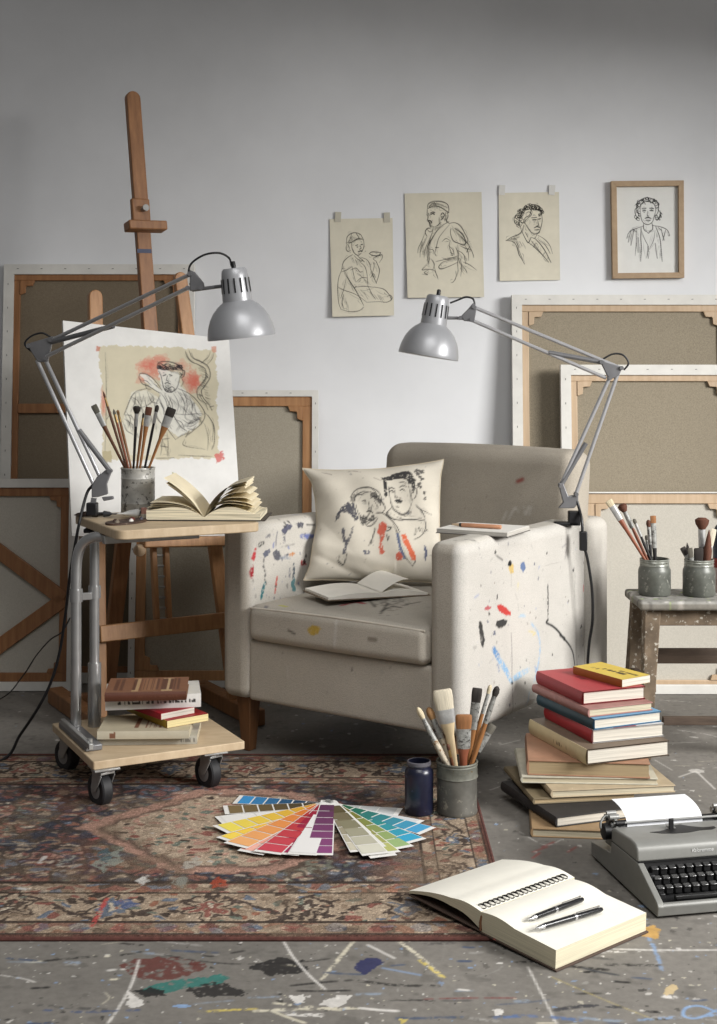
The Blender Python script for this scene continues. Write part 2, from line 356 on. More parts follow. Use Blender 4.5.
gx = np.concatenate([np.linspace(-5, -1.36, 12), np.linspace(-1.35, 1.35, 845), np.linspace(1.36, 5, 12)])
gy = np.concatenate([np.linspace(-.6, 2.19, 8), np.linspace(2.2, 2.9, 220), np.linspace(2.906, 4.9, 300)])
GX, GY = np.meshgrid(gx, gy)
o = np_mesh('floor', np.stack([GX, GY, 0*GX], -1).reshape(-1, 3), gridq(len(gx), len(gy)), paintmat('paint_spattered_concrete', .72, vscale=60, var=.22, spec=.35), None, fl.sample(GX.ravel(), GY.ravel()))
tag(o, None, None, kind='structure')
WALLY = 4.87
n = NT('white_plaster_wall'); v = n.coord(); f = n.noise(v, 1.3, 5)
n.base(n.ramp(f, [(.3, C(214, 215, 217)), (.7, C(230, 231, 233))])); n.rm(.9, 0, .2); n.bump(n.noise(v, 160, 3), .06, .002); WALLM = n.m
tag(MB().box((0, WALLY+.05, 1.6), (10, .1, 3.2)).build('wall_back', WALLM), None, None, kind='structure')
# ================================================================ stretched canvases seen from behind
def stretched_canvas(label, x0, x1, hgt, ybot, lean, edge, bar, cloth_m, wood_m, extra=(), bars=True, tacks=True, mid=None, gus=.052):
    a = math.asin(lean/hgt); T = .03; w = x1-x0
    t = thing('stretched_canvas', label, 'canvas', ((x0+x1)/2, ybot, T*math.sin(a)+.001)); t.rotation_euler = (-a, 0, 0)
    h = hgt/math.cos(a)
    MB().box((0, T*.62, h/2), (w-2*edge, .004, h-2*edge)).build('cloth', cloth_m, t, smooth=False)
    e = MB(); hw = w/2
    outer = [(-hw, 0), (hw, 0), (hw, h), (-hw, h)]; inner = [(-hw+edge, edge), (hw-edge, edge), (hw-edge, h-edge), (-hw+edge, h-edge)]
    vs = [(x, 0, z) for x, z in outer]+[(x, 0, z) for x, z in inner]+[(x, T, z) for x, z in outer]+[(x, T, z) for x, z in inner]
    fs = []
    for i in range(4):
        j = (i+1) % 4; fs += [(i, j, 4+j, 4+i), (8+i, 12+i, 12+j, 8+j), (i, 8+i, 8+j, j), (4+i, 4+j, 12+j, 12+i)]
    e.add(vs, fs)
    if tacks:
        for k in range(int(w/.085)): e.box((-hw+.05+k*.085, -.0003, h-edge*.45), (.007, .0012, .002), mi=1)
        for k in range(int(h/.085)):
            for sx in (-1, 1): e.box((sx*(hw-edge*.45), -.0003, .05+k*.085), (.002, .0012, .007), mi=1)
    e.build('folded_edge', [EDGE, STAPLE], t, smooth=False)
    if bars:
        hi, wi = h-2*edge, w-2*edge; rec = .004
        for nm, c, s in (('stretcher_bar', (0, T*.35+rec, h-edge-bar/2), (wi, T*.5, bar)), ('stretcher_bar', (0, T*.35+rec, edge+bar/2), (wi, T*.5, bar)),
                         ('stretcher_bar', (-wi/2+bar/2, T*.35+rec, h/2), (bar, T*.5, hi-2*bar)), ('stretcher_bar', (wi/2-bar/2, T*.35+rec, h/2), (bar, T*.5, hi-2*bar))):
            MB().box(c, s).build(nm, wood_m, t, bevel=.002)
        xi, zt, zb = wi/2-bar, h-edge-bar, edge+bar
        for sx in (-1, 1):
            for zz, sz in ((zt, -1), (zb, 1)):
                g = gus; P = [(0, 0), (g, 0), (g*.86, .36*g), (.44*g, .38*g), (.38*g, .44*g), (.36*g, .86*g), (0, g)]
                pts = [(sx*(xi-px), zz+sz*pz) for px, pz in P]
                M = Matrix(((1, 0, 0, 0), (0, 0, 1, 0), (0, 1, 0, 0), (0, 0, 0, 1)))
                MB().prism(pts, T*.12, T*.5, M).build('corner_brace', wood_m, t, bevel=.0015)
        if mid is not None: MB().box((0, T*.35, mid), (wi-2*bar, T*.45, .034)).build('cross_bar', wood_m, t, bevel=.002)
    for p0, p1, wd in extra: MB().beam(p0, p1, wd, T*.5, (0, 0, 1) if abs(p1[0]-p0[0]) > .05 else (1, 0, 0)).build('brace', wood_m, t, bevel=.002)
    return t
LIN1 = cloth('brown_linen', C(128, 116, 98), C(108, 97, 82)); LIN2 = cloth('grey_beige_linen', C(158, 148, 130), C(128, 119, 102)); LIN3 = cloth('cream_cotton_canvas', C(196, 191, 180), C(178, 173, 162)); LIN4 = cloth('oatmeal_linen', C(176, 168, 152), C(150, 143, 128))
stretched_canvas('tall canvas seen from behind with brown cloth, tucked behind the wooden easel', -1.27, -.588, 1.478, 4.735, .10, .036, .022, LIN1, WOODD, mid=.965)
stretched_canvas('low cream canvas back with angled wooden braces, left of the rolling cart', -1.82, -.972, .722, 4.625, .055, .03, .03, LIN3, WOODD, tacks=False, gus=.04,
                 extra=[((.38, .008, .31), (-.02, .008, .60), .05), ((.38, .008, .31), (-.02, .008, .02), .05)])
stretched_canvas('canvas back of pale linen behind the easel legs and armchair arm', -.80, -.142, 1.027, 4.672, .10, .022, .034, LIN4, WOODM, mid=.505)
stretched_canvas('largest canvas at right seen from behind, grey linen with wide white edges', .548, 1.345, 1.368, 4.725, .10, .036, .024, LIN2, WOODL)
stretched_canvas('middle canvas back of coarse beige linen overlapping the largest one at right', .71, 1.335, 1.118, 4.66, .08, .036, .022, LIN2, WOODL)
stretched_canvas('low cream canvas back with bare wood bars behind the paint stool', .775, 1.292, .68, 4.606, .04, .004, .036, LIN3, WOODL, tacks=False, gus=.05)
MB().box((1.06, 4.592, .017), (.66, .012, .032)).build('painted_batten', EDGE, None, bevel=.002)
tag(bpy.data.objects['painted_batten'], 'white painted wooden batten on the floor behind the stool legs', 'batten')
# ================================================================ drawings on the wall
PAPER = paintmat('aged_drawing_paper', .9, vscale=30, var=.05, spec=.15)
TAPE = mat('masking_tape', C(186, 181, 166), .6, var=.06); TAPEC = mat('clear_tape', C(212, 211, 206), .45, var=.02)
INK = C(26, 24, 24)
def wall_sheet(label, quad, crop, rect, strokes, bg, w, jit, rep, curl, dy=.004, extra=None, after=None):
    """quad: photo corners TL TR BR BL; strokes are surveyed in crop coordinates"""
    (cx0, cy0, cs) = crop; x0, y0, x1, y1 = rect; p = Paint(x0, y0, x1, y1, (x1-x0)/210, bg)
    p.a *= (.93+.14*noise2(p.nx, p.ny, 60, int(x0)+5, 4))[..., None]
    edge = np.minimum.reduce([np.arange(p.nx)[None]+0*p.a[..., 0], p.nx-1-np.arange(p.nx)[None]+0*p.a[..., 0]]); p.a *= (1-.06*np.exp(-edge/6))[..., None]
    if extra: extra(p)
    sketch(p, strokes, w, INK, 1, jit, rep, cs*1.1)
    if after: after(p)
    Pq = [at(x, y, WALLY-dy) for x, y in quad]; TL, TR, BR, BL = [np.array(q) for q in Pq]
    U, Vv = np.meshgrid(np.linspace(0, 1, p.nx), np.linspace(0, 1, p.ny)); U = U[..., None]; W = Vv[..., None]
    P = (TL*(1-U)+TR*U)*(1-W)+(BL*(1-U)+BR*U)*W
    P[..., 1] -= curl*(W[..., 0]**2*.7+.5*(1-U[..., 0])**2*W[..., 0])
    cen = P.reshape(-1, 3).mean(0)
    t = thing('ink_drawing', label, 'drawing', tuple(cen), group='drawings on the wall')
    np_mesh('paper', P.reshape(-1, 3), gridq(p.nx, p.ny), PAPER, t, p.a.reshape(-1, 3), world=True); return t, Pq
def tape(t, px, py, m, rot=.05):
    c = at(px, py, WALLY-.0065); R = Matrix.Rotation(rot, 3, 'Y'); MB().box(c, (.022, .001, .036), R).build('tape', m, t, world=True)
S1 = [  # seated figure in a headscarf raising a small bowl
 (1.3, (132, 322), (140, 290), (170, 272), (205, 280), (222, 305)), (1.2, (132, 322), (165, 318), (190, 302), (220, 308)), [(140, 330), (180, 308), (215, 300)], [(160, 275), (155, 300), (140, 318)], [(185, 275), (200, 300)],
 [(222, 305), (225, 330), (220, 350), (212, 370)], (1.3, (160, 322), (162, 350), (170, 372), (190, 385), (208, 375)), (1.5, (180, 336), (192, 332)), (1.5, (208, 332), (217, 330)), [(203, 335), (208, 350), (200, 354)], (1.8, (192, 368), (204, 364), (212, 366)), [(134, 322), (130, 350), (140, 365), (155, 360)], [(140, 330), (148, 350)],
 (1.3, (165, 380), (140, 395), (115, 420), (103, 460)), [(170, 385), (185, 402), (205, 415), (215, 408)], [(190, 390), (210, 405), (225, 420)], [(205, 395), (235, 408), (252, 430), (255, 455)], (1.2, (103, 460), (85, 500), (80, 550), (82, 620), (95, 655)), (1.4, (125, 485), (155, 530), (185, 580), (215, 640)), [(130, 490), (165, 545), (180, 540)],
 [(80, 545), (120, 560), (170, 580), (230, 620)], [(170, 545), (220, 542), (270, 548)], (1.2, (270, 548), (320, 560), (350, 590), (360, 610)), [(240, 540), (260, 580), (280, 610)], [(95, 655), (140, 668), (190, 665), (215, 645)], [(230, 625), (290, 620), (340, 625), (365, 605), (355, 590), (340, 600)],
 (1.4, (255, 455), (268, 490), (285, 530)), (1.3, (285, 530), (298, 495), (300, 460), (292, 430), (282, 415)), [(265, 475), (275, 440), (270, 420)], [(282, 415), (272, 405), (285, 395), (300, 390), (315, 385), (318, 400), (300, 425)], (1.8, (250, 378), (270, 388), (300, 388), (310, 374)), (1.5, (250, 378), (265, 370), (310, 374)),
 [(150, 460), (180, 450), (200, 470), (215, 465)], [(160, 445), (165, 480), (175, 520)], [(200, 420), (225, 440), (235, 480), (240, 540)], [(100, 470), (130, 460), (160, 440)], [(180, 520), (205, 500), (235, 500)], [(95, 600), (110, 560), (125, 500)], [(255, 500), (270, 480), (280, 500)], [(110, 655), (100, 620), (110, 580)]]
S2 = [  # man in a cap, three-quarter back view, draped coat
 (1.6, (200, 200), (225, 190), (260, 185), (300, 195), (340, 220), (355, 235)), (1.5, (200, 200), (210, 165), (250, 152), (305, 155), (345, 175), (358, 205), (355, 235)), [(215, 195), (230, 170), (270, 165), (320, 178)], [(250, 155), (262, 172)], [(205, 185), (235, 178), (290, 175), (350, 200)],
 (1.4, (200, 205), (198, 235), (205, 260), (200, 285), (212, 300), (215, 318), (225, 330), (250, 335)), (2.0, (225, 243), (240, 238), (250, 246)), (1.4, (222, 232), (240, 226), (252, 232)), [(208, 235), (212, 252)], (2.2, (205, 288), (220, 290), (230, 300)), (1.6, (210, 302), (228, 306)), [(215, 318), (232, 322)],
 [(250, 335), (275, 320), (300, 300)], (1.6, (295, 250), (312, 235), (322, 250), (310, 275), (295, 285)), [(300, 262), (315, 258)], (1.3, (345, 225), (350, 260), (340, 290), (355, 305)), [(330, 230), (335, 265), (325, 290)], [(285, 265), (290, 300), (272, 330)],
 (1.5, (225, 340), (195, 345), (180, 370), (190, 400)), [(240, 340), (230, 380), (210, 430), (195, 470)], (1.5, (355, 300), (300, 330), (255, 375), (220, 430), (195, 470), (190, 540), (195, 590)), [(360, 320), (310, 370), (280, 420), (255, 480), (245, 520), (260, 545)], (1.4, (350, 310), (400, 308), (440, 330), (470, 385), (490, 430), (485, 450)),
 (1.6, (370, 350), (365, 385), (385, 430), (420, 455), (460, 465), (475, 440), (455, 390), (420, 360), (400, 345)), [(400, 345), (430, 370), (470, 420)], [(180, 370), (155, 430), (130, 480), (120, 520)], [(190, 400), (165, 450), (140, 500), (135, 550)], [(205, 430), (180, 490), (170, 540)], [(215, 440), (200, 500), (205, 560), (195, 590)],
 [(485, 450), (510, 490), (525, 530), (530, 560)], [(470, 470), (490, 520), (495, 580)], [(430, 470), (470, 490), (515, 500)], [(415, 460), (420, 520), (410, 590), (415, 650), (400, 690)], (1.3, (255, 580), (320, 570), (370, 560), (415, 545)), (1.3, (415, 590), (350, 620), (290, 635), (270, 620), (300, 590), (360, 575)),
 [(195, 590), (165, 620), (150, 640), (200, 640), (240, 650), (260, 700)], [(150, 670), (190, 675), (165, 660), (200, 640)], [(240, 620), (250, 660), (265, 710)], [(395, 650), (398, 690), (380, 725), (358, 735)], [(430, 560), (440, 620), (430, 690)], [(450, 590), (500, 610), (550, 650)], [(440, 600), (470, 650), (480, 670)], [(360, 430), (355, 470), (370, 530), (380, 540)],
 [(300, 440), (330, 420), (360, 430)], [(250, 480), (275, 482)], [(360, 520), (385, 530)], [(350, 470), (380, 500), (390, 540)], [(410, 500), (450, 530), (480, 580)], [(190, 345), (215, 370), (240, 350)], [(200, 490), (235, 500), (240, 530)], [(215, 560), (240, 600), (230, 640)], [(460, 540), (470, 600)], [(500, 480), (480, 520)]]
S3 = [  # curly haired man in a jacket
 (1.6, (105, 205), (98, 180), (108, 150), (125, 128), (150, 120), (172, 128), (178, 150)), (1.5, (110, 160), (120, 140), (140, 135), (135, 155), (120, 165), (112, 185)), (1.5, (140, 130), (155, 138), (170, 135), (175, 152)), [(120, 150), (132, 145), (142, 152), (130, 165), (118, 175)], [(105, 175), (95, 172), (85, 162), (92, 150), (108, 152)], (1.4, (98, 190), (84, 182), (82, 165), (92, 155)), [(100, 200), (90, 192), (95, 180)], [(118, 128), (110, 140), (118, 150)], [(150, 120), (160, 130), (150, 140)],
 (1.4, (176, 150), (178, 175), (174, 200), (165, 216), (150, 220), (135, 210), (122, 190)), (2, (145, 172), (158, 172)), (2, (165, 170), (173, 168)), (1.4, (142, 165), (160, 164)), [(162, 168), (166, 190), (158, 193)], (2.2, (150, 200), (160, 196), (170, 200)), (1.5, (152, 207), (168, 206)), [(124, 170), (118, 182), (126, 192)],
 (1.5, (115, 190), (108, 210), (95, 222), (70, 230), (52, 242)), (1.6, (105, 208), (118, 235), (130, 250), (140, 232)), [(140, 232), (152, 235), (160, 222)], (1.7, (152, 235), (170, 255), (190, 285), (208, 320)), (1.7, (130, 250), (155, 270), (180, 295), (200, 318)), [(160, 225), (185, 240), (205, 262), (212, 290)], (1.5, (52, 242), (75, 245), (88, 262), (96, 290), (105, 305), (115, 325)), [(90, 250), (98, 280), (110, 310)], [(70, 235), (90, 240)], [(165, 240), (190, 262), (205, 290)], [(120, 215), (128, 232)], [(140, 245), (165, 275)], [(60, 240), (80, 236), (100, 230)]]
S4 = [  # frontal portrait in an open coat
 (1.6, (510, 150), (500, 130), (508, 108), (530, 97), (555, 100), (570, 115), (572, 140), (566, 155)), (1.5, (512, 140), (514, 120), (530, 110), (552, 112), (562, 128), (563, 145)), (1.4, (505, 128), (495, 135), (497, 155), (508, 165)), (1.4, (570, 135), (580, 150), (572, 168), (562, 168)), [(520, 105), (530, 118)], [(540, 100), (548, 115)], [(500, 145), (512, 150)],
 (1.3, (512, 140), (514, 160), (520, 178), (535, 186), (550, 180), (558, 162), (562, 145)), (2, (520, 140), (530, 139)), (2, (544, 139), (555, 140)), (1.5, (518, 133), (532, 131)), (1.5, (543, 131), (557, 133)), [(537, 140), (535, 156), (541, 158)], (2.2, (527, 166), (537, 162), (548, 166)), (1.4, (530, 172), (545, 172)),
 (1.5, (523, 182), (523, 200), (530, 210)), (1.5, (550, 182), (552, 200), (545, 212)), (1.3, (523, 190), (500, 198), (480, 206), (470, 218)), (1.3, (552, 188), (580, 195), (600, 205), (608, 220)), (1.6, (514, 195), (512, 230), (514, 270), (510, 310)), (1.6, (562, 192), (575, 230), (580, 270), (582, 310)), [(500, 200), (498, 240), (492, 290)], [(512, 200), (525, 235), (538, 265), (530, 300)], [(560, 205), (555, 240), (540, 270)], [(580, 200), (590, 240)], [(470, 218), (466, 232)], [(480, 206), (470, 245)], [(490, 205), (480, 255)], [(595, 205), (585, 240)], [(608, 220), (606, 226)], [(530, 205), (538, 215), (546, 205)], [(535, 260), (536, 300)], [(560, 250), (566, 300)], [(505, 230), (502, 280)], [(486, 200), (498, 210)], [(570, 196), (582, 206)]]
BG = C(214, 208, 190)
def robe(p):
    for a in ((110, 450, 160, 540, 16, 50, 1.1), (180, 470, 230, 520, 16, 30, .5), (190, 560, 330, 600, 16, 40, .9), (100, 560, 130, 640, 12, 40, 1.4), (150, 290, 215, 300, 16, 18, 1.1), (150, 390, 200, 420, 12, 30, 1.2)): hatch(p, *a, 1.3, INK, .55)
t, q = wall_sheet('taped ink drawing of a seated person lifting a small bowl, lowest sheet', [(329.5, 219), (392.5, 218), (394, 315.5), (332.5, 317)], (320, 180, 5.121), (48, 200, 375, 693), S1, BG, 2.3, 3.5, 2, .012, after=robe)
tape(t, 338, 217, TAPE); tape(t, 387, 217.5, TAPE, -.04)
def coat(p):
    for a in ((370, 330, 480, 440, 40, 60, 1.0), (220, 380, 200, 560, 30, 50, 1.7), (300, 560, 400, 560, 24, 40, .2), (400, 480, 440, 640, 24, 50, 1.2), (150, 420, 180, 520, 20, 50, 1.9), (240, 340, 300, 330, 14, 30, 2.4), (290, 250, 340, 290, 18, 22, 1.3), (215, 180, 340, 190, 20, 20, 1.2)): hatch(p, *a, 1.9, INK, .6)
wall_sheet('largest ink drawing, man in a cap turned away in a draped coat', [(404.5, 193.5), (481.5, 192), (484, 297), (407.5, 298)], (400, 180, 7.17), (36, 90, 600, 840), S2, BG, 3.2, 6, 2, .008, after=coat)
def curly(p):
    curls(p, 138, 152, 38, 26, 170, 372, 46, 6, 1.4, INK); curls(p, 98, 172, 12, 14, 0, 360, 16, 5, 1.3, INK); hatch(p, 75, 240, 110, 250, 14, 24, 1.1, .9, INK, .6); hatch(p, 150, 245, 200, 300, 18, 20, 2.2, .9, INK, .6); hatch(p, 125, 190, 140, 215, 10, 12, 1.2, .9, INK, .6); hatch(p, 160, 180, 174, 200, 6, 8, 1.4, .9, INK, .5)
t, q = wall_sheet('ink drawing of a curly haired man in a jacket, nearest the frame', [(498.5, 193), (559, 192), (560, 280), (499.5, 281)], (490, 170, 3.414), (28, 78, 238, 380), S3, C(218, 212, 194), 1.5, 2, 2, .004, after=curly)
tape(t, 502, 190, TAPEC); tape(t, 552, 190, TAPEC, .08)
# framed portrait
fr = thing('framed_drawing', 'ink portrait of a man in an open coat in a light wood frame', 'picture', tuple(at(647, 229.5, WALLY)))
p = Paint(424, 48, 648, 360, 1.1, C(222, 222, 218)); sketch(p, S4, 1.45, INK, 1, 2, 2, 2.0); hatch(p, 500, 205, 512, 290, 16, 14, 1.5, .8, INK, .6); hatch(p, 566, 205, 578, 290, 16, 14, 1.6, .8, INK, .6); curls(p, 537, 128, 34, 28, 175, 365, 34, 5, 1.1, INK); curls(p, 503, 155, 8, 14, 0, 360, 10, 4, 1.1, INK); curls(p, 572, 155, 8, 14, 0, 360, 10, 4, 1.1, INK)
q4 = [np.array(at(x, y, WALLY-.010)) for x, y in ((613, 184), (681, 183), (682, 276), (615, 276.5))]
U, W = np.meshgrid(np.linspace(0, 1, p.nx), np.linspace(0, 1, p.ny)); U = U[..., None]; W = W[..., None]
np_mesh('paper', ((q4[0]*(1-U)+q4[1]*U)*(1-W)+(q4[3]*(1-U)+q4[2]*U)*W).reshape(-1, 3), gridq(p.nx, p.ny), PAPER, fr, p.a.reshape(-1, 3), world=True)
OAK = wood('pale_oak_frame', C(158, 132, 102), C(182, 156, 124), (10, 10, 10))
o4 = [np.array(at(x, y, WALLY-.011)) for x, y in ((610.5, 181.5), (683, 180.8), (683.5, 278), (612, 278.8))]; c4 = sum(o4)/4
for i in range(4):
    a, b = o4[i], o4[(i+1) % 4]; ia, ib = [x+(c4-x)*np.array([.15, 0, .112]) for x in (a, b)]; m = MB(); vs = []
    for y in (.010, -.014):
        for pnt in (a, b, ib, ia): vs.append((pnt[0], pnt[1]+y, pnt[2]))
    m.add(vs, [(0, 1, 2, 3), (7, 6, 5, 4), (0, 4, 5, 1), (1, 5, 6, 2), (2, 6, 7, 3), (3, 7, 4, 0)]).build('frame_bar', OAK, fr, world=True, bevel=.0012)
# ================================================================ the easel
yw, tl = math.radians(30), math.radians(9)
EX = V(math.cos(yw), math.sin(yw), 0); BK = V(-math.sin(yw), math.cos(yw), 0); EZ = (BK*math.sin(tl)+V(0, 0, 1)*math.cos(tl)); EN = -(BK*math.cos(tl)-V(0, 0, 1)*math.sin(tl))
EA = at(165, 540, 4.27)
def E(px, py, off=0.0): return onplane(px, py, EA+EN*off, EN)
def tofloor(p, d, z=.05): return p+d*((z-p.z)/d.z)
es = thing('easel', 'tall wooden studio easel with a pegged mast behind the rolling cart', 'easel', tuple(V(EA.x, EA.y-.09, 0)))
def plank(name, p0, p1, w, t, m=WOODM, rnd=False, side=EX, w1=None, b=.003):
    mb = MB().beam(p0, p1, w, t, side, w1=w1)
    if rnd:
        p1 = Vector(p1); d = (p1-Vector(p0)).normalized(); sd = (side-d*side.dot(d)).normalized(); nn = d.cross(sd); pts = []
        for k in range(9):
            a = math.pi*k/8; pts.append(p1+sd*math.cos(a)*w/2+d*math.sin(a)*w/2)
        n0 = len(pts); vs = [x+nn*t/2 for x in pts]+[x-nn*t/2 for x in pts]
        mb = MB(); p0 = Vector(p0)
        ring = [p0-sd*w/2, p0+sd*w/2]+pts; k = len(ring); vs = [x+nn*t/2 for x in ring]+[x-nn*t/2 for x in ring]
        mb.add(vs, [tuple(range(k)), tuple(range(2*k-1, k-1, -1))]+[(i, k+i, k+(i+1) % k, (i+1) % k) for i in range(k)])
    return mb.build(name, m, es, world=True, bevel=b)
ll0 = tofloor(E(99, 690, -.02), E(99, 690, -.02)-E(95, 296, -.02)); plank('leg', ll0, E(95, 297, -.02), .044, .024, WOODM, True)
rt = E(180, 279, -.02); rl = tofloor(E(222, 600, -.02), E(222, 600, -.02)-rt); plank('leg', rl, rt, .044, .024, WOODM, True)
plank('mast', E(156.5, 420, .0), E(132.5, 99, .0), .048, .026, WOODD, True)
for a, b in (((147.5, 420), (156.5, 622)), ((160, 420), (169, 622))): plank('mast_rail', E(*b, 0), E(*a, 0), .017, .022, WOODM)
for k in range(8):
    y = 545+k*10.5; x = 158+(y-545)*.046
    MB().tube([E(x-3, y, -.003), E(x+5, y, -.003)], .004, 8).build('peg', STEEL, es, world=True)
plank('rear_leg', V(*onz(105, 706, .0)), E(147, 330, -.05), .05, .026, WOODD)
plank('cross_rail', E(99, 634, .018), E(226, 620, .018), .03, .05, WOODM, side=EN)
plank('canvas_ledge', E(142, 543, .045), E(226, 541, .045), .05, .03, WOODM, side=EN)
MB().lathe([(0, -.03), (.016, -.026), (.02, -.01), (.014, .0), (.01, .012), (0, .03)], 16, Matrix.Translation(E(139, 549, .06)) @ Matrix.Rotation(1.1, 4, 'X')).build('ledge_knob', WOODL, es, world=True)
# mast clamp that holds the top of a canvas
plank('clamp_block', E(141, 222, .022), E(139.5, 199, .022), .062, .022, WOODD, b=.005)
plank('clamp_lip', E(126.5, 226, .035), E(164.5, 227, .035), .055, .03, WOODD, side=EN, b=.004)
kc = E(144, 209, .04); MB().tube([kc-EN*.012, kc+EN*.016], .0085, 12).tube([kc+EN*.012, kc+EN*.02], .011, 12).build('clamp_screw', STEEL, es, world=True)
MB().beam(E(144.5, 253, .0137), E(144.2, 249, .0137), .049, .0012, EX).build('blue_tape_band', mat('blue_grey_tape', C(70, 76, 98), .6), es, world=True)
# two feet running back from the front
base0 = V(es.location.x, es.location.y, 0); fwd = -BK
for cpt, f0, f1 in ((V(ll0.x, ll0.y, 0), .12, .44), (V(rl.x, rl.y, 0), .17, .30)):
    plank('foot', cpt+fwd*f0+V(0, 0, .027), cpt-fwd*f1+V(0, 0, .027), .05, .05, WOODD, side=V(0, 0, 1))
plank('foot_rail', V(ll0.x, ll0.y, .035)+BK*.30, V(rl.x, rl.y, .035)+BK*.25, .04, .03, WOODD, side=V(0, 0, 1))
# ---- drawing sheet standing on the ledge
cs = 4.481
p = Paint(-80, -48, 730, 930, 1.9, C(228, 227, 224))
bord = [(85, 78), (140, 66), (200, 74), (270, 70), (340, 78), (420, 76), (500, 84), (560, 88), (612, 86), (606, 150), (618, 240), (612, 330), (622, 430), (618, 520), (632, 570), (560, 578), (480, 572), (400, 582), (330, 580), (240, 590), (150, 580), (110, 585), (98, 540), (104, 430), (92, 330), (100, 230), (84, 150)]
p.poly(bord, C(208, 200, 176), 1, 5, 0, 8, 3)
p.a *= (.94+.12*noise2(p.nx, p.ny, 45, 8, 4))[..., None]
RED = C(206, 108, 92)
for cx, cy, rx, ry, a in ((340, 175, 75, 48, .55), (300, 150, 45, 30, .5), (500, 225, 38, 55, .7), (515, 235, 25, 40, .6), (285, 215, 40, 30, .4), (360, 130, 40, 25, .4), (105, 330, 12, 70, .5), (455, 160, 40, 30, .3)):
    for k in range(4): p.blob(cx, cy, rx*(1-.18*k), ry*(1-.18*k), RED, a*.5, .5, 0, .22)
p.poly([(605, 560), (640, 540), (648, 575), (612, 598)], C(206, 104, 100), .85, 3, .2); p.poly([(72, 72), (90, 76), (84, 96), (72, 96)], C(196, 120, 96), .8, 2); p.poly([(588, 76), (610, 72), (612, 100), (594, 102)], C(206, 150, 128), .8, 2); p.poly([(100, 545), (140, 540), (145, 590), (105, 596)], C(176, 164, 130), .8, 3)
p.poly([(345, 160), (380, 180), (440, 190), (450, 250), (480, 280), (545, 370), (520, 440), (440, 480), (360, 420), (330, 330), (360, 290), (290, 230), (270, 200), (300, 195), (365, 270)], C(226, 225, 218), .82, 4)
p.poly([(230, 280), (300, 270), (350, 300), (380, 420), (330, 560), (200, 560), (190, 420)], C(222, 220, 208), .7, 4)
G = C(48, 46, 50)
SB = [(1.7, (345, 170), (352, 148), (385, 140), (425, 150), (455, 170), (462, 195), (448, 212)), (2.2, (345, 170), (375, 178), (410, 172), (440, 180)), [(350, 155), (380, 168), (420, 160), (455, 178)], (1.5, (440, 180), (468, 182), (465, 205), (450, 215)), (1.5, (352, 180), (362, 205), (370, 235), (376, 262), (395, 278), (425, 270), (440, 240), (445, 210)), (2, (372, 205), (385, 200)), (2, (400, 200), (412, 204)), [(392, 205), (388, 225), (398, 230)], (1.8, (380, 240), (392, 236), (406, 242)), (1.3, (378, 250), (395, 262), (412, 254), (425, 262)), [(400, 262), (410, 280), (430, 262)],
 (1.4, (265, 215), (270, 198), (290, 195), (320, 215), (350, 245), (368, 272)), (1.4, (265, 215), (280, 240), (305, 250), (340, 272), (360, 285)), [(280, 225), (300, 230), (320, 250)], [(290, 240), (300, 262), (320, 268)],
 (1.5, (440, 262), (490, 285), (530, 325), (558, 375), (548, 415), (510, 450), (470, 478)), (1.4, (380, 290), (400, 330), (420, 380), (450, 430), (480, 455)), [(420, 285), (440, 330), (430, 380)], [(470, 290), (480, 340), (470, 390), (500, 410)], [(510, 320), (520, 370), (545, 385)], (1.4, (360, 290), (340, 340), (350, 400), (390, 440), (430, 490)), [(425, 375), (470, 380), (520, 375), (560, 378)], [(460, 400), (490, 420), (530, 400)], [(430, 490), (460, 470), (500, 460)],
 (1.4, (300, 262), (255, 275), (230, 300), (210, 350), (198, 380)), [(230, 300), (260, 320), (280, 370), (270, 420)], [(300, 270), (320, 320), (350, 330)], [(310, 280), (330, 310), (300, 340), (260, 350)], [(198, 380), (230, 385), (250, 420)], [(190, 410), (210, 450), (240, 470)], [(355, 470), (365, 520), (360, 560)], [(390, 460), (395, 520), (390, 565)], [(360, 520), (395, 525)], [(370, 490), (400, 485)],
 (1.5, (470, 95), (480, 120), (500, 145), (530, 155), (558, 175), (565, 210), (545, 240), (525, 270), (530, 305), (560, 330), (575, 360)), (1.5, (490, 92), (505, 125), (540, 140), (575, 165), (585, 210), (560, 250), (545, 275), (552, 305), (580, 335), (592, 360)), [(585, 95), (575, 120), (555, 140), (540, 150)], [(600, 100), (590, 130), (570, 155)], (1.3, (560, 370), (590, 410), (605, 450), (600, 510), (590, 535)), (1.2, (575, 380), (598, 430), (592, 500)), [(470, 490), (465, 520), (560, 535)], [(475, 480), (490, 450)], [(560, 420), (575, 480), (570, 540)], [(440, 560), (520, 565), (590, 568)], [(340, 575), (420, 572)], [(115, 100), (118, 300), (112, 540)], [(120, 400), (140, 370)]]
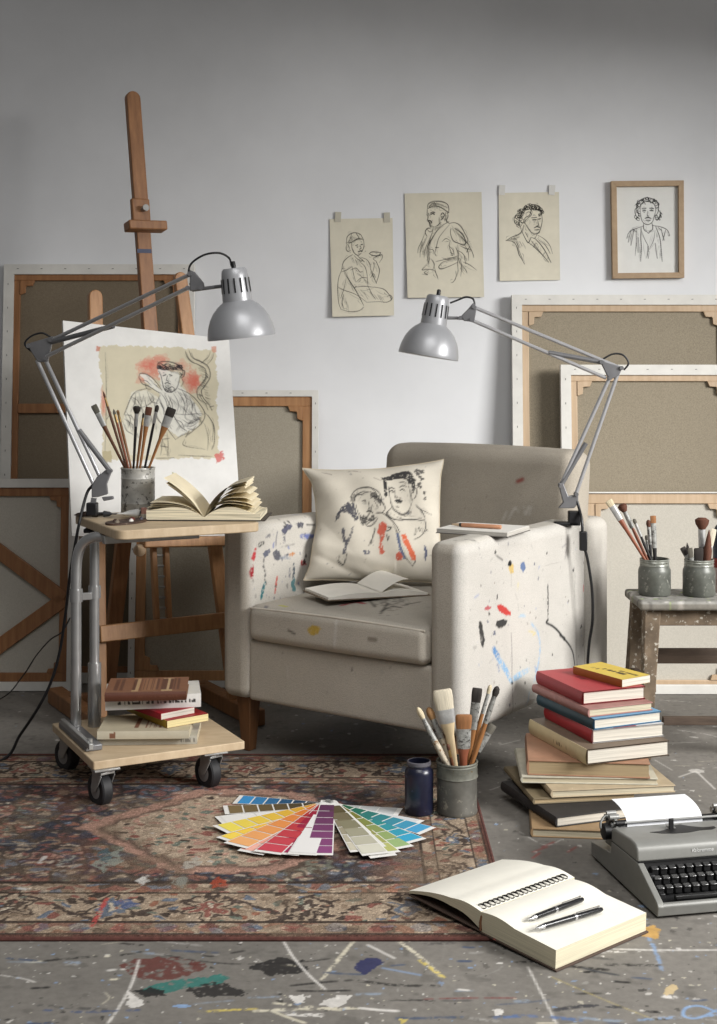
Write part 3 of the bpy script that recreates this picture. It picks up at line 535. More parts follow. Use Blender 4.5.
SB += [[(395, 290), (415, 340), (412, 400)], [(440, 275), (470, 330), (460, 380)], [(490, 300), (505, 340), (500, 375)], [(455, 265), (475, 300), (500, 320)], [(410, 300), (395, 350), (405, 410)], [(425, 400), (455, 415), (470, 450)], [(470, 430), (500, 430), (525, 415)], [(480, 440), (505, 445), (520, 430)], [(505, 395), (520, 405), (540, 395)], [(250, 285), (245, 330), (225, 370)], [(265, 280), (275, 330), (265, 380)], [(240, 340), (260, 370), (255, 410)], [(285, 290), (300, 340), (320, 370)], [(325, 300), (335, 350), (325, 400)], [(300, 360), (320, 390), (310, 430)], [(210, 370), (225, 400), (215, 440)], [(200, 400), (240, 430), (250, 480)], [(352, 300), (372, 350), (380, 410)], [(362, 280), (385, 320), (395, 380)], [(345, 165), (352, 172), (362, 165), (372, 172), (384, 163), (396, 170), (410, 162), (424, 170), (440, 166), (452, 176)], [(350, 158), (362, 150), (375, 158), (390, 148), (405, 156)], [(376, 262), (382, 272), (392, 276), (404, 280), (418, 272)], [(384, 255), (388, 268), (400, 272)], [(455, 215), (462, 235), (452, 255)], [(447, 190), (456, 200), (450, 212)], [(500, 100), (512, 128), (545, 145), (578, 172)], [(478, 100), (488, 128), (515, 150)], [(555, 185), (572, 205), (552, 240), (535, 268)], [(535, 285), (545, 310), (568, 335)], [(545, 250), (556, 258)], [(560, 200), (575, 215)], [(530, 290), (548, 296)], [(580, 345), (600, 340)]]
sketch(p, SB, 2.0, G, .95, 4, 2, 5)
for a in ((230, 300, 340, 420, 40, 40, 1.2), (400, 300, 540, 400, 60, 36, 1.0), (350, 160, 450, 200, 25, 22, .3), (440, 430, 520, 400, 30, 30, 2.2), (380, 240, 430, 270, 20, 14, 1.4), (530, 160, 570, 330, 26, 22, .2), (430, 270, 500, 300, 20, 26, 1.0), (240, 300, 330, 300, 40, 30, 1.6), (200, 380, 260, 470, 40, 30, 1.3), (350, 300, 400, 430, 40, 26, .9), (450, 300, 520, 330, 40, 26, 1.9), (350, 150, 440, 165, 40, 10, .8), (290, 200, 350, 260, 24, 16, .6), (480, 420, 530, 390, 30, 20, .3), (340, 420, 400, 560, 30, 24, 1.5)): hatch(p, *a, 1.3, G, .5)
p.line([(415, 640), (430, 655)], 5, C(170, 160, 96)); p.line([(400, 660), (425, 672), (445, 665)], 4, C(170, 160, 96))
curls(p, 402, 166, 52, 8, 0, 360, 40, 6, 1.6, G); hatch(p, 378, 262, 430, 266, 26, 12, 1.4, 1.4, G, .7); hatch(p, 540, 160, 565, 330, 30, 22, .4, 1.4, G, .6)
OF = .05
q = [E(63, 320.5, OF), E(229, 339, OF), E(242, 536, OF), E(72, 536, OF)]
q = [np.array(x) for x in q]; print('board', [float(np.linalg.norm(q[i]-q[(i+1) % 4])) for i in range(4)])
nu, nv = 300, 360
U, W = np.meshgrid(np.linspace(0, 1, nu), np.linspace(0, 1, nv)); U = U[..., None]; W = W[..., None]
P = ((q[0]*(1-U)+q[1]*U)*(1-W)+(q[3]*(1-U)+q[2]*U)*W).reshape(-1, 3)
sx = CX+P[:, 0]/P[:, 1]*FPX; sy = HY-(P[:, 2]-H)/P[:, 1]*FPX
col = p.sample((sx-80)*cs, (sy-330)*cs)
bd = thing('drawing_board', 'large white sheet with a reddish sketch of two figures, standing on the easel', 'drawing', tuple((q[2]+q[3])/2))
np_mesh('sheet', P, gridq(nu, nv), PAPER, bd, col, world=True)
mb = MB(); qq = [Vector(x)-EN*.0015 for x in q]; bk = [x-EN*.010 for x in qq]
mb.add(qq+bk, [(0, 1, 2, 3), (7, 6, 5, 4), (0, 4, 5, 1), (1, 5, 6, 2), (2, 6, 7, 3), (3, 7, 4, 0)]).build('backing_board', EDGE, bd, world=True)
# ================================================================ the armchair (local x across the front, y back, z up)
FL = V(-.402, 3.925, 0); CA = math.radians(-35); CW, CD = .813, .855
CU, CV = V(math.cos(CA), math.sin(CA), 0), V(-math.sin(CA), math.cos(CA), 0)
def loc_of(p): d = Vector(p)-FL; return V(d.dot(CU), d.dot(CV), d.z)
def cw(x, y, z): return FL+CU*x+CV*y+V(0, 0, z)
FAB = C(198, 190, 177)
FABM = paintmat('woven_oatmeal_upholstery', .92, weave=420, wb=.35, var=.10, vscale=7, spec=.15, fine=.22)
ch = thing('armchair', 'paint-splattered oatmeal fabric armchair with square arms and tapered wooden legs', 'armchair', tuple(FL), CA)
def painted(name, size, r, step, cen, paint_fn, parent=ch, m=FABM, shape=None):
    P, Q, N = dense_box(size, r, step); P = P+np.array(cen)
    if shape: P = shape(P)
    return np_mesh(name, P, Q, m, parent, paint_fn(P, N), angle=60)
INKB, SLT, RD, TL2, YL, OR = C(34, 34, 36), C(86, 92, 112), C(190, 52, 48), C(40, 120, 128), C(206, 170, 50), C(200, 130, 70)
def dirt(P, N, base=FAB, amt=.10):
    k = (np.sin(P[:, 0]*31+P[:, 2]*17)+np.sin(P[:, 1]*23-P[:, 2]*29)+np.sin(P[:, 0]*57+P[:, 1]*61))/3
    return np.array(base)[None]*(1-amt*.5+amt*.5*k)[:, None]
# -- outer face of the right arm, surveyed in y (depth), z
XO = CW
def so(L, s=3.585, ox=420, oy=500):
    o = []
    for x, y in L:
        q = loc_of(onplane(ox+x/s, oy+y/s, cw(XO, 0, 0), CU)); o.append((q.y, q.z))
    return o
po = Paint(-.02, .14, .88, .70, .0022, FAB)
WHT = C(214, 210, 203)
po.a[:] = np.array(C(200, 196, 189)); po.dryness(2, 7, 3)
def OL(L, w, c, a=.9, br=0., tp=.3): po.line(so(L), w, c, a, True, tp, br)
po.poly(so([(276, 378), (290, 372), (305, 385), (325, 400), (324, 412), (308, 414), (290, 402), (278, 392)]), RD, .95, .002); po.poly(so([(230, 388), (244, 380), (257, 384), (246, 395), (233, 395)]), C(180, 70, 80), .85, .002, .2)
po.poly(so([(270, 452), (278, 432), (300, 426), (314, 434), (306, 450), (285, 462)]), C(44, 44, 44), .95, .0015); po.poly(so([(212, 432), (219, 430), (226, 465), (232, 500), (226, 530), (219, 520), (212, 480)]), C(46, 44, 44), .95, .002, .08)
po.poly(so([(320, 222), (334, 230), (336, 258), (324, 266), (318, 245)]), YL, .7, .002); po.poly(so([(360, 228), (374, 222), (380, 240), (370, 262), (362, 250)]), C(84, 108, 150), .9, .002); po.blob(*so([(322, 228)])[0], .010, .009, INKB)
OL([(266, 538), (285, 575), (308, 610), (324, 645)], .020, C(140, 176, 208), .8, .1); OL([(264, 536), (280, 562)], .02, C(84, 130, 180), .8); OL([(326, 648), (350, 632), (390, 608)], .020, C(150, 184, 212), .75, .15); OL([(398, 440), (424, 480), (430, 540), (418, 620), (408, 652)], .010, C(160, 186, 212), .7, .15); OL([(414, 600), (420, 640)], .012, C(110, 150, 200), .7)
OL([(327, 478), (330, 560), (330, 640), (335, 770)], .004, C(110, 108, 108), .7, .05); OL([(392, 690), (385, 740)], .006, C(160, 186, 212), .6)
OL([(458, 304), (459, 360), (459, 430)], .008, INKB, .95, 0, .2); OL([(459, 430), (453, 440), (475, 452), (495, 470), (512, 492), (535, 520), (548, 548), (555, 592)], .007, INKB, .95, 0, .3); OL([(503, 484), (518, 498)], .012, INKB, .9)
for x, y, r, c in ((277, 348, .006, INKB), (550, 252, .006, INKB), (578, 453, .006, INKB), (248, 410, .005, INKB), (267, 478, .006, SLT), (270, 190, .006, INKB), (410, 230, .004, SLT), (455, 190, .004, INKB), (330, 655, .005, INKB), (500, 690, .004, INKB), (475, 555, .004, INKB)): po.blob(*so([(x, y)])[0], r, r, c, .9, .6)
OL([(587, 306), (586, 326)], .006, C(196, 90, 90), .8); OL([(251, 572), (250, 612)], .006, SLT, .85, .2); OL([(278, 590), (284, 615)], .010, C(90, 120, 160), .8); OL([(355, 415), (378, 414)], .009, C(160, 190, 214), .7); OL([(388, 470), (412, 476), (404, 486)], .008, C(210, 196, 140), .55, .2); OL([(275, 200), (296, 215)], .006, INKB, .6, .3); OL([(405, 165), (440, 158)], .012, C(140, 150, 176), .55, .3); OL([(510, 170), (526, 160), (520, 210)], .006, C(120, 118, 124), .55, .3); OL([(196, 350), (210, 340)], .006, C(150, 160, 190), .6); OL([(350, 320), (352, 300)], .01, C(214, 204, 150), .5); OL([(552, 240), (556, 280), (553, 330)], .004, GRY, .6, .2)
po.specks(160, .0012, .005, [INKB, SLT, GRY, GRY, C(150, 160, 190), C(120, 110, 100)], (.02, .18, .73, .66), .8)
for _ in range(20):
    x, y = .04+.65*RS.rand(), .2+.44*RS.rand(); po.line([(x, y), (x+.03*(RS.rand()-.5), y-.05*RS.rand())], .003, GRY, .5, broken=.2)
def arm_r(P, N):
    c = dirt(P, N); d = np.clip((P[:, 0]-(CW-.034))/.012, 0, 1)[:, None]; c = c*(1-d)+po.sample(P[:, 1], P[:, 2])*d
    t = (np.clip((P[:, 2]-.652)/.006, 0, 1))[:, None]; return c*(1-t)+pt.sample(P[:, 0], P[:, 1])*t
pt = Paint(.70, -.01, .82, .75, .003, C(205, 200, 190)); pt.specks(40, .002, .010, [INKB, SLT, GRY, C(120, 130, 170)], None, .7)
for _ in range(10):
    x, y = .72+.07*RS.rand(), .02+.6*RS.rand(); pt.line([(x, y), (x+.05*(RS.rand()-.5), y+.06*RS.rand())], .004, INKB, .6, broken=.3)
def top_soft(P):
    P = P.copy(); P[:, 2] += np.where(P[:, 2] > .55, .004*np.sin(P[:, 1]*9), 0); return P
painted('arm', (.104, .745, .502), .032, .0029, (CW-.052, .3725, .409), arm_r, shape=top_soft)
# -- inner face of the left arm
XI = .10
def si(L):
    o = []
    for x, y in L:
        q = loc_of(onplane(220+x/6.52, 500+y/6.52, cw(XI, 0, 0), CU)); o.append((q.y, q.z))
    return o
pi_ = Paint(-.02, .14, .80, .72, .0022, C(208, 203, 194)).dryness(2, 7, 4)
def IL(L, w, c, a=.9, br=0., tp=.3): pi_.line(si(L), w, c, a, True, tp, br)
def IP(L, c, a=.9, r=.003, h=.15): pi_.poly(si(L), c, a, r, h)
IL([(225, 318), (218, 350), (212, 390)], .012, C(196, 70, 76)); IP([(205, 355), (222, 350), (226, 375), (212, 395), (202, 382)], C(196, 60, 66)); IL([(208, 430), (203, 470), (204, 500)], .014, C(170, 50, 60), .9, .1)
IP([(272, 350), (290, 325), (318, 320), (325, 345), (305, 365), (285, 372)], SLT); IP([(335, 345), (360, 322), (382, 330), (390, 375), (365, 398), (345, 388)], C(78, 80, 92)); IP([(392, 195), (420, 172), (458, 150), (465, 172), (440, 198), (415, 222), (400, 216)], C(72, 74, 100)); IP([(482, 160), (510, 148), (540, 150), (530, 185), (505, 172)], C(66, 68, 84))
IL([(520, 236), (560, 240), (610, 234)], .016, C(110, 120, 176), .7, .15); IL([(525, 226), (580, 222)], .006, C(120, 130, 176), .6, .2); IL([(410, 225), (412, 270)], .012, C(80, 84, 100), .8, .2); IL([(240, 300), (262, 285), (275, 278)], .014, C(60, 60, 60), .8, .25); IL([(298, 240), (315, 232)], .012, C(80, 84, 100), .7); IL([(368, 205), (360, 250), (358, 300)], .006, C(120, 120, 130), .6, .2)
IL([(282, 372), (275, 430), (290, 470), (285, 520), (298, 545)], .010, C(110, 108, 106), .7, .25); IL([(285, 540), (272, 590), (262, 640)], .014, TL2, .75, .1); IL([(366, 500), (358, 555), (352, 605)], .010, C(200, 90, 80), .8, .1)
IL([(474, 418), (474, 470), (470, 520)], .012, C(50, 70, 86), .85, .1); IP([(455, 530), (478, 505), (487, 590), (460, 592)], TL2, .85, .003, .1); IL([(450, 450), (446, 500)], .010, SLT, .8, .15); IP([(518, 405), (534, 380), (550, 400), (560, 420), (530, 426)], C(170, 34, 40)); IP([(440, 352), (470, 340), (488, 348), (470, 366), (445, 366)], OR, .9); IP([(412, 362), (440, 348), (444, 366), (418, 374)], C(70, 74, 90), .9); IL([(385, 378), (420, 374), (450, 380)], .010, C(160, 164, 172), .7); IL([(395, 305), (440, 295), (480, 288)], .006, GRY, .6, .2)
pi_.specks(120, .0012, .006, [INKB, SLT, GRY, C(120, 130, 176)], (.0, .4, .6, .66), .8)
IL([(560, 160), (610, 162)], .006, INKB, .7); IL([(180, 250), (178, 300)], .01, SLT, .7, .3)
ptl = Paint(-.02, -.02, .12, .76, .003, C(205, 199, 188)); ptl.specks(40, .002, .012, [INKB, SLT, GRY, C(120, 130, 170)], None, .7)
def arm_l(P, N):
    c = dirt(P, N); d = (np.clip((P[:, 0]-.066)/.02, 0, 1)*np.clip((P[:, 1]-.006)/.012, 0, 1))[:, None]; c = c*(1-d)+pi_.sample(P[:, 1], P[:, 2])*d
    t = (np.clip((P[:, 2]-.652)/.006, 0, 1))[:, None]; return c*(1-t)+ptl.sample(P[:, 0], P[:, 1])*t
painted('arm', (.104, .745, .502), .032, .0029, (.052, .3725, .409), arm_l, shape=top_soft)
# -- front rail, seat deck, back
pf = Paint(0, .1, CW, .45, .0025, FAB)
def sf(L, s=2.757, ox=210, oy=420): return [(lambda q: (q.x, q.z))(loc_of(onplane(ox+x/s, oy+y/s, cw(0, 0, 0), CV))) for x, y in L]
def FLn(L, w, c, a=.9, br=0.): pf.line(sf(L), w, c, a, True, .3, br)
pf.poly(sf([(276, 572), (292, 567), (314, 574), (308, 586), (292, 592), (278, 584)]), YL, .85, .004, .1); FLn([(352, 525), (354, 560), (350, 625)], .010, C(214, 210, 202), .65, .1); FLn([(222, 578), (240, 588)], .006, INKB, .7); FLn([(445, 602), (462, 604)], .012, C(120, 110, 96), .7); FLn([(205, 682), (208, 712)], .007, C(210, 205, 196), .6, .1); FLn([(215, 682), (255, 678)], .010, C(210, 205, 196), .5, .25); FLn([(560, 690), (580, 700)], .004, C(210, 205, 196), .5)
pf.specks(40, .0012, .005, [INKB, C(210, 205, 196), GRY], None, .6)
def front(P, N):
    d = np.clip((.03-P[:, 1])/.01, 0, 1)[:, None]; return dirt(P, N)*(1-d)+pf.sample(P[:, 0], P[:, 2])*d
painted('front_rail', (CW-.19, .70, .175), .012, .006, (CW/2, .362, .2445), front)
ps = Paint(.08, -.02, .74, .64, .003, C(192, 185, 173)); ps.specks(120, .0015, .007, [INKB, SLT, GRY, GRY], None, .7)
def ss(L): return [tuple(loc_of(onz(210+x/2.757, 420+y/2.757, .44))[:2]) for x, y in L]
ps.line(ss([(360, 515), (400, 508), (425, 512)]), .02, C(170, 80, 84), .7, True, .4, .2); ps.poly(ss([(440, 515), (480, 500), (540, 498), (560, 515), (500, 530)]), C(70, 68, 66), .5, .008, .45); ps.line(ss([(195, 508), (210, 512)]), .012, C(190, 190, 80), .8)
for a in ([(470, 530), (500, 520), (530, 522)], [(440, 505), (455, 520)], [(540, 515), (580, 508)], [(490, 512), (470, 535)]): ps.line(ss(a), .008, INKB, .6, True, .3, .2)
def seat_col(P, N):
    d = np.clip((.03-P[:, 1])/.012, 0, 1)[:, None]; t = np.clip((P[:, 2]-.42)/.01, 0, 1)[:, None]
    c = dirt(P, N)*(1-d)+pf.sample(P[:, 0], P[:, 2])*d; return c*(1-t)+ps.sample(P[:, 0], P[:, 1])*t
def crown(P):
    P = P.copy(); u = np.clip((P[:, 0]-.104)/.605, 0, 1); w = np.clip((P[:, 1]+.006)/.62, 0, 1); k = np.clip((P[:, 2]-.34)/.09, 0, 1)
    P[:, 2] += k*.018*(np.sin(u*np.pi)*np.sin(np.clip(w*1.3, 0, 1)*np.pi*.5+.2)); P[:, 1] -= .006*np.sin(u*np.pi)*(w < .1); return P
painted('seat_cushion', (.606, .62, .102), .026, .0045, (CW/2, .304, .383), seat_col, shape=crown)
pip = MB(); a0 = []
for k in range(25):
    x = .112+.589*k/24; z = .4245+.018*math.sin(k/24*math.pi)*.33; y = .002-.006*math.sin(k/24*math.pi); a0.append((x, y, z))
pip.tube(a0, .0035, 8).build('piping', mat('piping_cloth', FAB, .9), ch)
pb = Paint(0, .3, CW, .95, .0035, C(186, 177, 163))
def sb(L, s=2.758, ox=380, oy=270): return [(lambda q: (q.x, q.z))(loc_of(onplane(ox+x/s, oy+y/s, cw(0, .63, .7), CV))) for x, y in L]
pb.line(sb([(365, 585), (378, 580)]), .012, C(150, 50, 44), .8); 
for a in ([(345, 690), (360, 660), (372, 668)], [(385, 655), (392, 675), (400, 650)], [(330, 690), (338, 670)], [(405, 655), (402, 675)]): pb.line(sb(a), .007, C(214, 209, 200), .7, True, .3, .15)
pb.specks(30, .001, .004, [INKB, GRY, C(210, 205, 196)], None, .6)
def back_col(P, N):
    d = np.clip((.70-P[:, 1])/.01, 0, 1)[:, None]; return dirt(P, N, C(186, 177, 163))*(1-d)+pb.sample(P[:, 0], P[:, 2])*d
def lean(P):
    P = P.copy(); P[:, 1] += (P[:, 2]-.43)*.10; P[:, 2] += .006*np.sin(np.clip((P[:, 0]-.06)/.7, 0, 1)*np.pi)*(P[:, 2] > .7); return P
painted('backrest', (.692, .15, .52), .05, .005, (.458, .705, .602), back_col, shape=lean)
painted('back_frame', (CW+.014, .13, .498), .035, .006, (CW/2+.013, .80, .407), lambda P, N: dirt(P, N, C(204, 199, 190)))
CHLEG = wood('brown_chair_leg', C(96, 64, 38), C(134, 92, 58))
for lx, ly in ((.062, .055), (CW-.06, .06), (.062, CD-.06), (CW-.06, CD-.06)):
    m = MB(); vs = []
    for z, hw in ((0, .0155), (.162, .0255)):
        for a, b in ((-1, -1), (1, -1), (1, 1), (-1, 1)): vs.append((lx+a*hw, ly+b*hw, z))
    m.add(vs, [(3, 2, 1, 0), (4, 5, 6, 7), (0, 1, 5, 4), (1, 2, 6, 5), (2, 3, 7, 6), (3, 0, 4, 7)]).build('leg', CHLEG, ch, bevel=.003)
# ================================================================ scatter cushion with two ink portraits
def pillow():  # ink faces
    x0, y0, x1, y1 = 20, 60, 700, 650; p = Paint(x0, y0, x1, y1, 1.9, C(205, 198, 184))
    p.a *= (.9+.18*noise2(p.nx, p.ny, 70, 21, 4))[..., None]
    K = C(36, 36, 40); NV = C(58, 64, 88); O1 = C(186, 76, 54)
    # standing-up haired man at right
    P = lambda L, c=K, a=.95, r=2.5, h=.16: p.poly(L, c, a, r, min(h, .2))
    P([(378, 150), (420, 140), (440, 128), (480, 118), (520, 115), (540, 135), (555, 170), (552, 200), (540, 215), (528, 190), (515, 180), (505, 160), (460, 158), (420, 165), (400, 168), (385, 160)])
    P([(388, 160), (405, 170), (402, 225), (398, 262), (388, 240), (386, 200)]); P([(535, 190), (552, 200), (548, 232), (538, 235)], K, .8)
    for x, y, r in ((560, 118, 12), (585, 125, 14), (590, 160, 11), (575, 150, 10), (570, 190, 14), (580, 205, 9), (603, 232, 9), (604, 258, 9), (565, 135, 9)): p.blob(x, y, r, r*.9, K, .85, .6, 0, .2)
    P([(440, 272), (455, 262), (470, 262), (486, 272), (478, 280), (455, 280)]); P([(445, 292), (470, 296), (462, 304), (448, 300)], K, .7)
    P([(440, 310), (480, 330), (520, 318), (545, 300), (530, 330), (500, 345), (460, 335)], K, .6, 3, .45)
    st = [(1.6, (410, 215), (425, 205), (442, 210)), (1.6, (468, 205), (485, 195), (505, 202)), (1.5, (415, 225), (428, 220), (440, 228)), (1.5, (470, 220), (485, 212), (498, 222)), [(445, 215), (442, 245), (450, 258), (462, 255)], (1.4, (408, 180), (412, 230), (420, 275), (435, 310), (460, 330), (490, 335), (520, 310), (540, 260)), [(465, 180), (490, 175), (510, 185)], [(515, 190), (530, 240), (525, 280)], (1.4, (545, 205), (560, 215), (556, 245), (545, 262)), (1.6, (430, 300), (400, 330), (425, 355), (470, 360), (530, 355), (580, 362), (605, 360)), (1.5, (555, 290), (590, 320), (610, 350)), [(450, 345), (500, 358), (590, 350)], (1.4, (605, 355), (610, 390), (590, 430), (545, 450)), [(555, 395), (550, 430), (560, 415)], [(570, 390), (580, 410), (572, 395)], [(560, 300), (610, 320), (630, 330)], [(420, 310), (395, 330), (400, 345)],
          (1.6, (205, 270), (215, 235), (250, 210), (300, 204), (340, 215), (365, 245), (372, 290)), (1.5, (225, 280), (235, 245), (270, 225), (310, 230)), [(240, 230), (260, 240), (300, 225)], [(320, 210), (345, 235), (350, 270)], (1.4, (232, 285), (240, 320), (262, 350), (290, 345), (310, 320), (320, 290)), (1.6, (268, 270), (285, 268), (288, 285)), [(300, 270), (305, 300), (298, 312)], (2, (290, 320), (310, 318), (322, 328)), (1.5, (310, 260), (330, 250), (355, 265), (380, 285), (388, 310), (375, 330)), [(330, 270), (345, 290), (340, 312)],
          (1.8, (340, 330), (370, 330), (410, 355), (450, 390), (470, 420)), (1.5, (275, 370), (300, 390), (330, 375), (350, 350)), [(290, 380), (310, 365), (345, 345)], [(335, 395), (325, 440), (308, 480)], (1.6, (338, 400), (330, 430), (318, 470)), (1.8, (385, 390), (410, 395), (422, 400), (405, 412), (390, 405)), (2, (402, 430), (408, 455)), (1.5, (450, 410), (470, 470), (500, 530), (540, 575)), (1.4, (540, 575), (555, 550), (545, 520)), [(430, 380), (460, 430), (480, 490)], (1.4, (612, 400), (620, 408)), (1.5, (160, 545), (185, 570), (200, 515)), [(170, 570), (158, 550), (165, 520)]]
    sketch(p, st, 2.7, K, 1, 4, 2, 4)
    P([(112, 370), (130, 330), (155, 295), (190, 278), (225, 285), (235, 320), (250, 350), (225, 365), (205, 340), (180, 320), (150, 330)], C(44, 48, 66), .9, 4, .25); P([(310, 225), (345, 235), (372, 270), (368, 300), (350, 275), (330, 262), (312, 250)], K, .8, 3, .35); P([(250, 345), (280, 335), (310, 345), (330, 335), (325, 360), (290, 370), (270, 385), (255, 365)], K, .85, 4, .35); P([(205, 250), (225, 230), (240, 235), (228, 262), (222, 285), (208, 272)], K, .6, 3, .4)
    P([(155, 400), (170, 395), (180, 430), (190, 460), (205, 420), (215, 390), (222, 400), (205, 460), (190, 515), (175, 520), (180, 470), (165, 430)], C(50, 54, 74), .85, 3, .25); P([(280, 500), (295, 498), (300, 515), (312, 498), (320, 508), (308, 522), (288, 518)], C(60, 66, 90), .85)
    P([(358, 375), (380, 368), (395, 385), (388, 430), (380, 470), (392, 510), (370, 520), (362, 480), (365, 440), (348, 420)], O1, .9, 4, .15); P([(452, 520), (470, 505), (488, 515), (485, 545), (465, 552), (450, 540)], O1, .9, 4, .1); P([(478, 430), (500, 425), (525, 465), (550, 510), (560, 545), (540, 548), (515, 505), (490, 465)], C(202, 98, 66), .95, 3, .05); P([(448, 425), (462, 420), (480, 480), (505, 540), (495, 545), (470, 500)], C(78, 92, 124), .85, 3, .1); P([(600, 470), (612, 480), (620, 510), (612, 545), (600, 530), (606, 505)], C(56, 66, 100), .9, 3, .1)
    for L in ([(225, 105), (255, 102), (285, 110)], [(340, 150), (375, 165)], [(95, 110), (130, 120), (140, 130)], [(690, 70), (640, 75)]): p.line(L, 6, C(110, 100, 96), .5, True, .3, .3)
    p.specks(60, 1.5, 5, [K, C(120, 110, 100), NV], None, .6)
    return p
pp = pillow()
Wp, Hp, Tp = .415, .375, .12; n = 110
u = np.linspace(-1, 1, n); U, W = np.meshgrid(u, u)
pin = 1-.075*(1-np.abs(U)**2)*np.abs(W)**3; pin2 = 1-.075*(1-np.abs(W)**2)*np.abs(U)**3
kn = np.array([-1, -.75, -.45, 0, .45, .75, 1]); xl = np.interp(W, kn, [-.214, -.196, -.190, -.176, -.180, -.190, -.218]); xr = np.interp(W, kn, [.196, .192, .194, .197, .203, .209, .222])
Xp = xl+(xr-xl)*(U+1)/2
Zp = W*Hp/2+np.where(W > 0, W**3, 0)*(-.016*(1-U**2)+.008*U)-np.where(W < 0, (-W)**3, 0)*(-.010*(1-U**2))
th = Tp/2*np.clip((1-U**4), 0, 1)**.55*np.clip((1-W**4), 0, 1)**.55*(.72+.28*(1-(U**2+W**2)/2))
th += .004*np.sin(U*9+W*4)+.005*np.exp(-((W+.55+.35*(U+.4))/.10)**2)*(U < .3)-.006*np.exp(-((W+.75+.5*(U+.6))/.07)**2)*(U < .1)+.003*np.sin(W*14-U*6)*np.abs(U)**2; th = np.maximum(th, 0); th = th+.0*np.sin(U)*(1-U**2)*(1-W**2)
sag = np.clip(-(U+W)-.9, 0, 2)  # the slumped lower left corner
Xp -= sag*.006; Zp += sag*.014; bulge = -sag*.03
front_ = np.stack([Xp, -th+bulge, Zp], -1).reshape(-1, 3); back_ = np.stack([Xp, th+bulge*.6, Zp], -1).reshape(-1, 3)
cp = (W*-1+1)/2
cx_ = 20+(U+1)/2*670+np.where(True, (1-cp)*0, 0); cy_ = (88-(U+1)/2*23)*(1-cp)+640*cp
colf = pp.sample(cx_.ravel(), cy_.ravel()); colb = np.ones_like(colf)*np.array(C(205, 198, 184))
P = np.vstack([front_, back_]); Q = np.vstack([gridq(n, n), gridq(n, n, n*n)[:, ::-1]])
key, idx, inv = np.unique(np.round(P, 5), axis=0, return_index=True, return_inverse=True)
pl = thing('cushion', 'square cotton cushion with two inked faces and orange paint marks on armchair', 'cushion', (.050, 4.125, .635))
pl.rotation_euler = (math.radians(-19), math.radians(-1.5), math.radians(2))
np_mesh('cover', P[idx], inv.ravel()[Q], paintmat('cotton_cushion_cloth', .92, weave=600, wb=.2, var=.06, spec=.1, fine=.1), pl, np.vstack([colf, colb])[idx], angle=80)
seam = [(-1, -1), (1, -1), (1, 1), (-1, 1), (-1, -1)]
def edge_pt(uu, ww):
    i = int(round((uu+1)/2*(n-1))); j = int(round((ww+1)/2*(n-1))); q = front_[j*n+i]; return V(*q)
sp = [edge_pt(-1+2*k/30, -1) for k in range(31)]+[edge_pt(1, -1+2*k/30) for k in range(1, 31)]+[edge_pt(1-2*k/30, 1) for k in range(1, 31)]+[edge_pt(-1, 1-2*k/30) for k in range(1, 31)]
MB().tube(sp, .002, 6).build('seam', mat('cushion_seam', C(190, 178, 156), .9), pl)
# ================================================================ books: a shared builder
PG_W = pagemat('white_page_edges', C(202, 196, 184), 2, 700, .35); PG_C = pagemat('cream_page_edges', C(194, 184, 160), 2, 700, .4); PG_T = pagemat('tanned_page_edges', C(170, 150, 118)); PG_Y = pagemat('yellowed_page_edges', C(216, 200, 150))
PGS = dict(w=PG_W, c=PG_C, t=PG_T, y=PG_Y); COVM = {}
def covmat(c, rough=.55):
    k = (c, rough)
    if k not in COVM: COVM[k] = mat('book_cover_%s' % ['red', 'tan', 'dark', 'pale', 'plain', 'blue'][len(COVM) % 6], C(*c), rough, var=.10, scale=35, spots=(tuple(min(1, x*1.5+.03) for x in C(*c)), 60, .66), bump=.05)
    return COVM[k]
PCOV = paintmat('printed_book_cover', .5, vscale=40, var=.10, spec=.35)
def book(label, loc, rotz, w, h, t, cover, page='w', group=None, hard=True, spine=None, paint=None, bt=.0028, tilt=None, name='book'):
    """x: spine (0) to fore edge (w); y: along the spine; z up"""
    b = thing(name, label, 'book', tuple(loc), rotz, group)
    if tilt: b.rotation_euler = (tilt[0], tilt[1], rotz)
    ov = .003 if hard else 0.0; bt = bt if hard else .0007; rs = .004 if hard else .001
    prof = [(w, 0), (0, 0)]
    for k in range(1, 6): prof.append((-rs*math.sin(math.pi*k/6), t*k/6))
    prof += [(0, t), (w, t), (w, t-bt), (bt, t-bt), (bt, bt), (w, bt)]
    if paint is None:
        M = Matrix(((1, 0, 0, 0), (0, 0, 1, 0), (0, 1, 0, 0), (0, 0, 0, 1)))
        MB().prism(prof, 0, h, M).build('cover', covmat(cover), b, bevel=.0006, angle=30)
    else:
        pts = []; st = .0022
        for i in range(len(prof)):
            a, c = np.array(prof[i]), np.array(prof[(i+1) % len(prof)]); k = max(1, int(np.linalg.norm(c-a)/st))
            pts += [a+(c-a)*j/k for j in range(k)]
        pts = np.array(pts); ny = int(h/st)+1; ys = np.linspace(0, h, ny); m = len(pts)
        P = np.zeros((ny, m, 3)); P[..., 0] = pts[None, :, 0]; P[..., 2] = pts[None, :, 1]; P[..., 1] = ys[:, None]
        Q = []
        i = np.arange((ny-1)*m); r = i//m; c = i % m; Q = np.stack([r*m+c, r*m+(c+1) % m, (r+1)*m+(c+1) % m, (r+1)*m+c], 1)
        P = P.reshape(-1, 3); np_mesh('cover', P, Q, PCOV, b, paint(P, w, h, t), angle=30)
    MB().box(((w-ov+bt)/2, h/2, t/2), (w-ov-bt-.0004, h-2*ov, t-2*bt-.0002)).build('page_block', PGS[page], b, smooth=False)
    return b
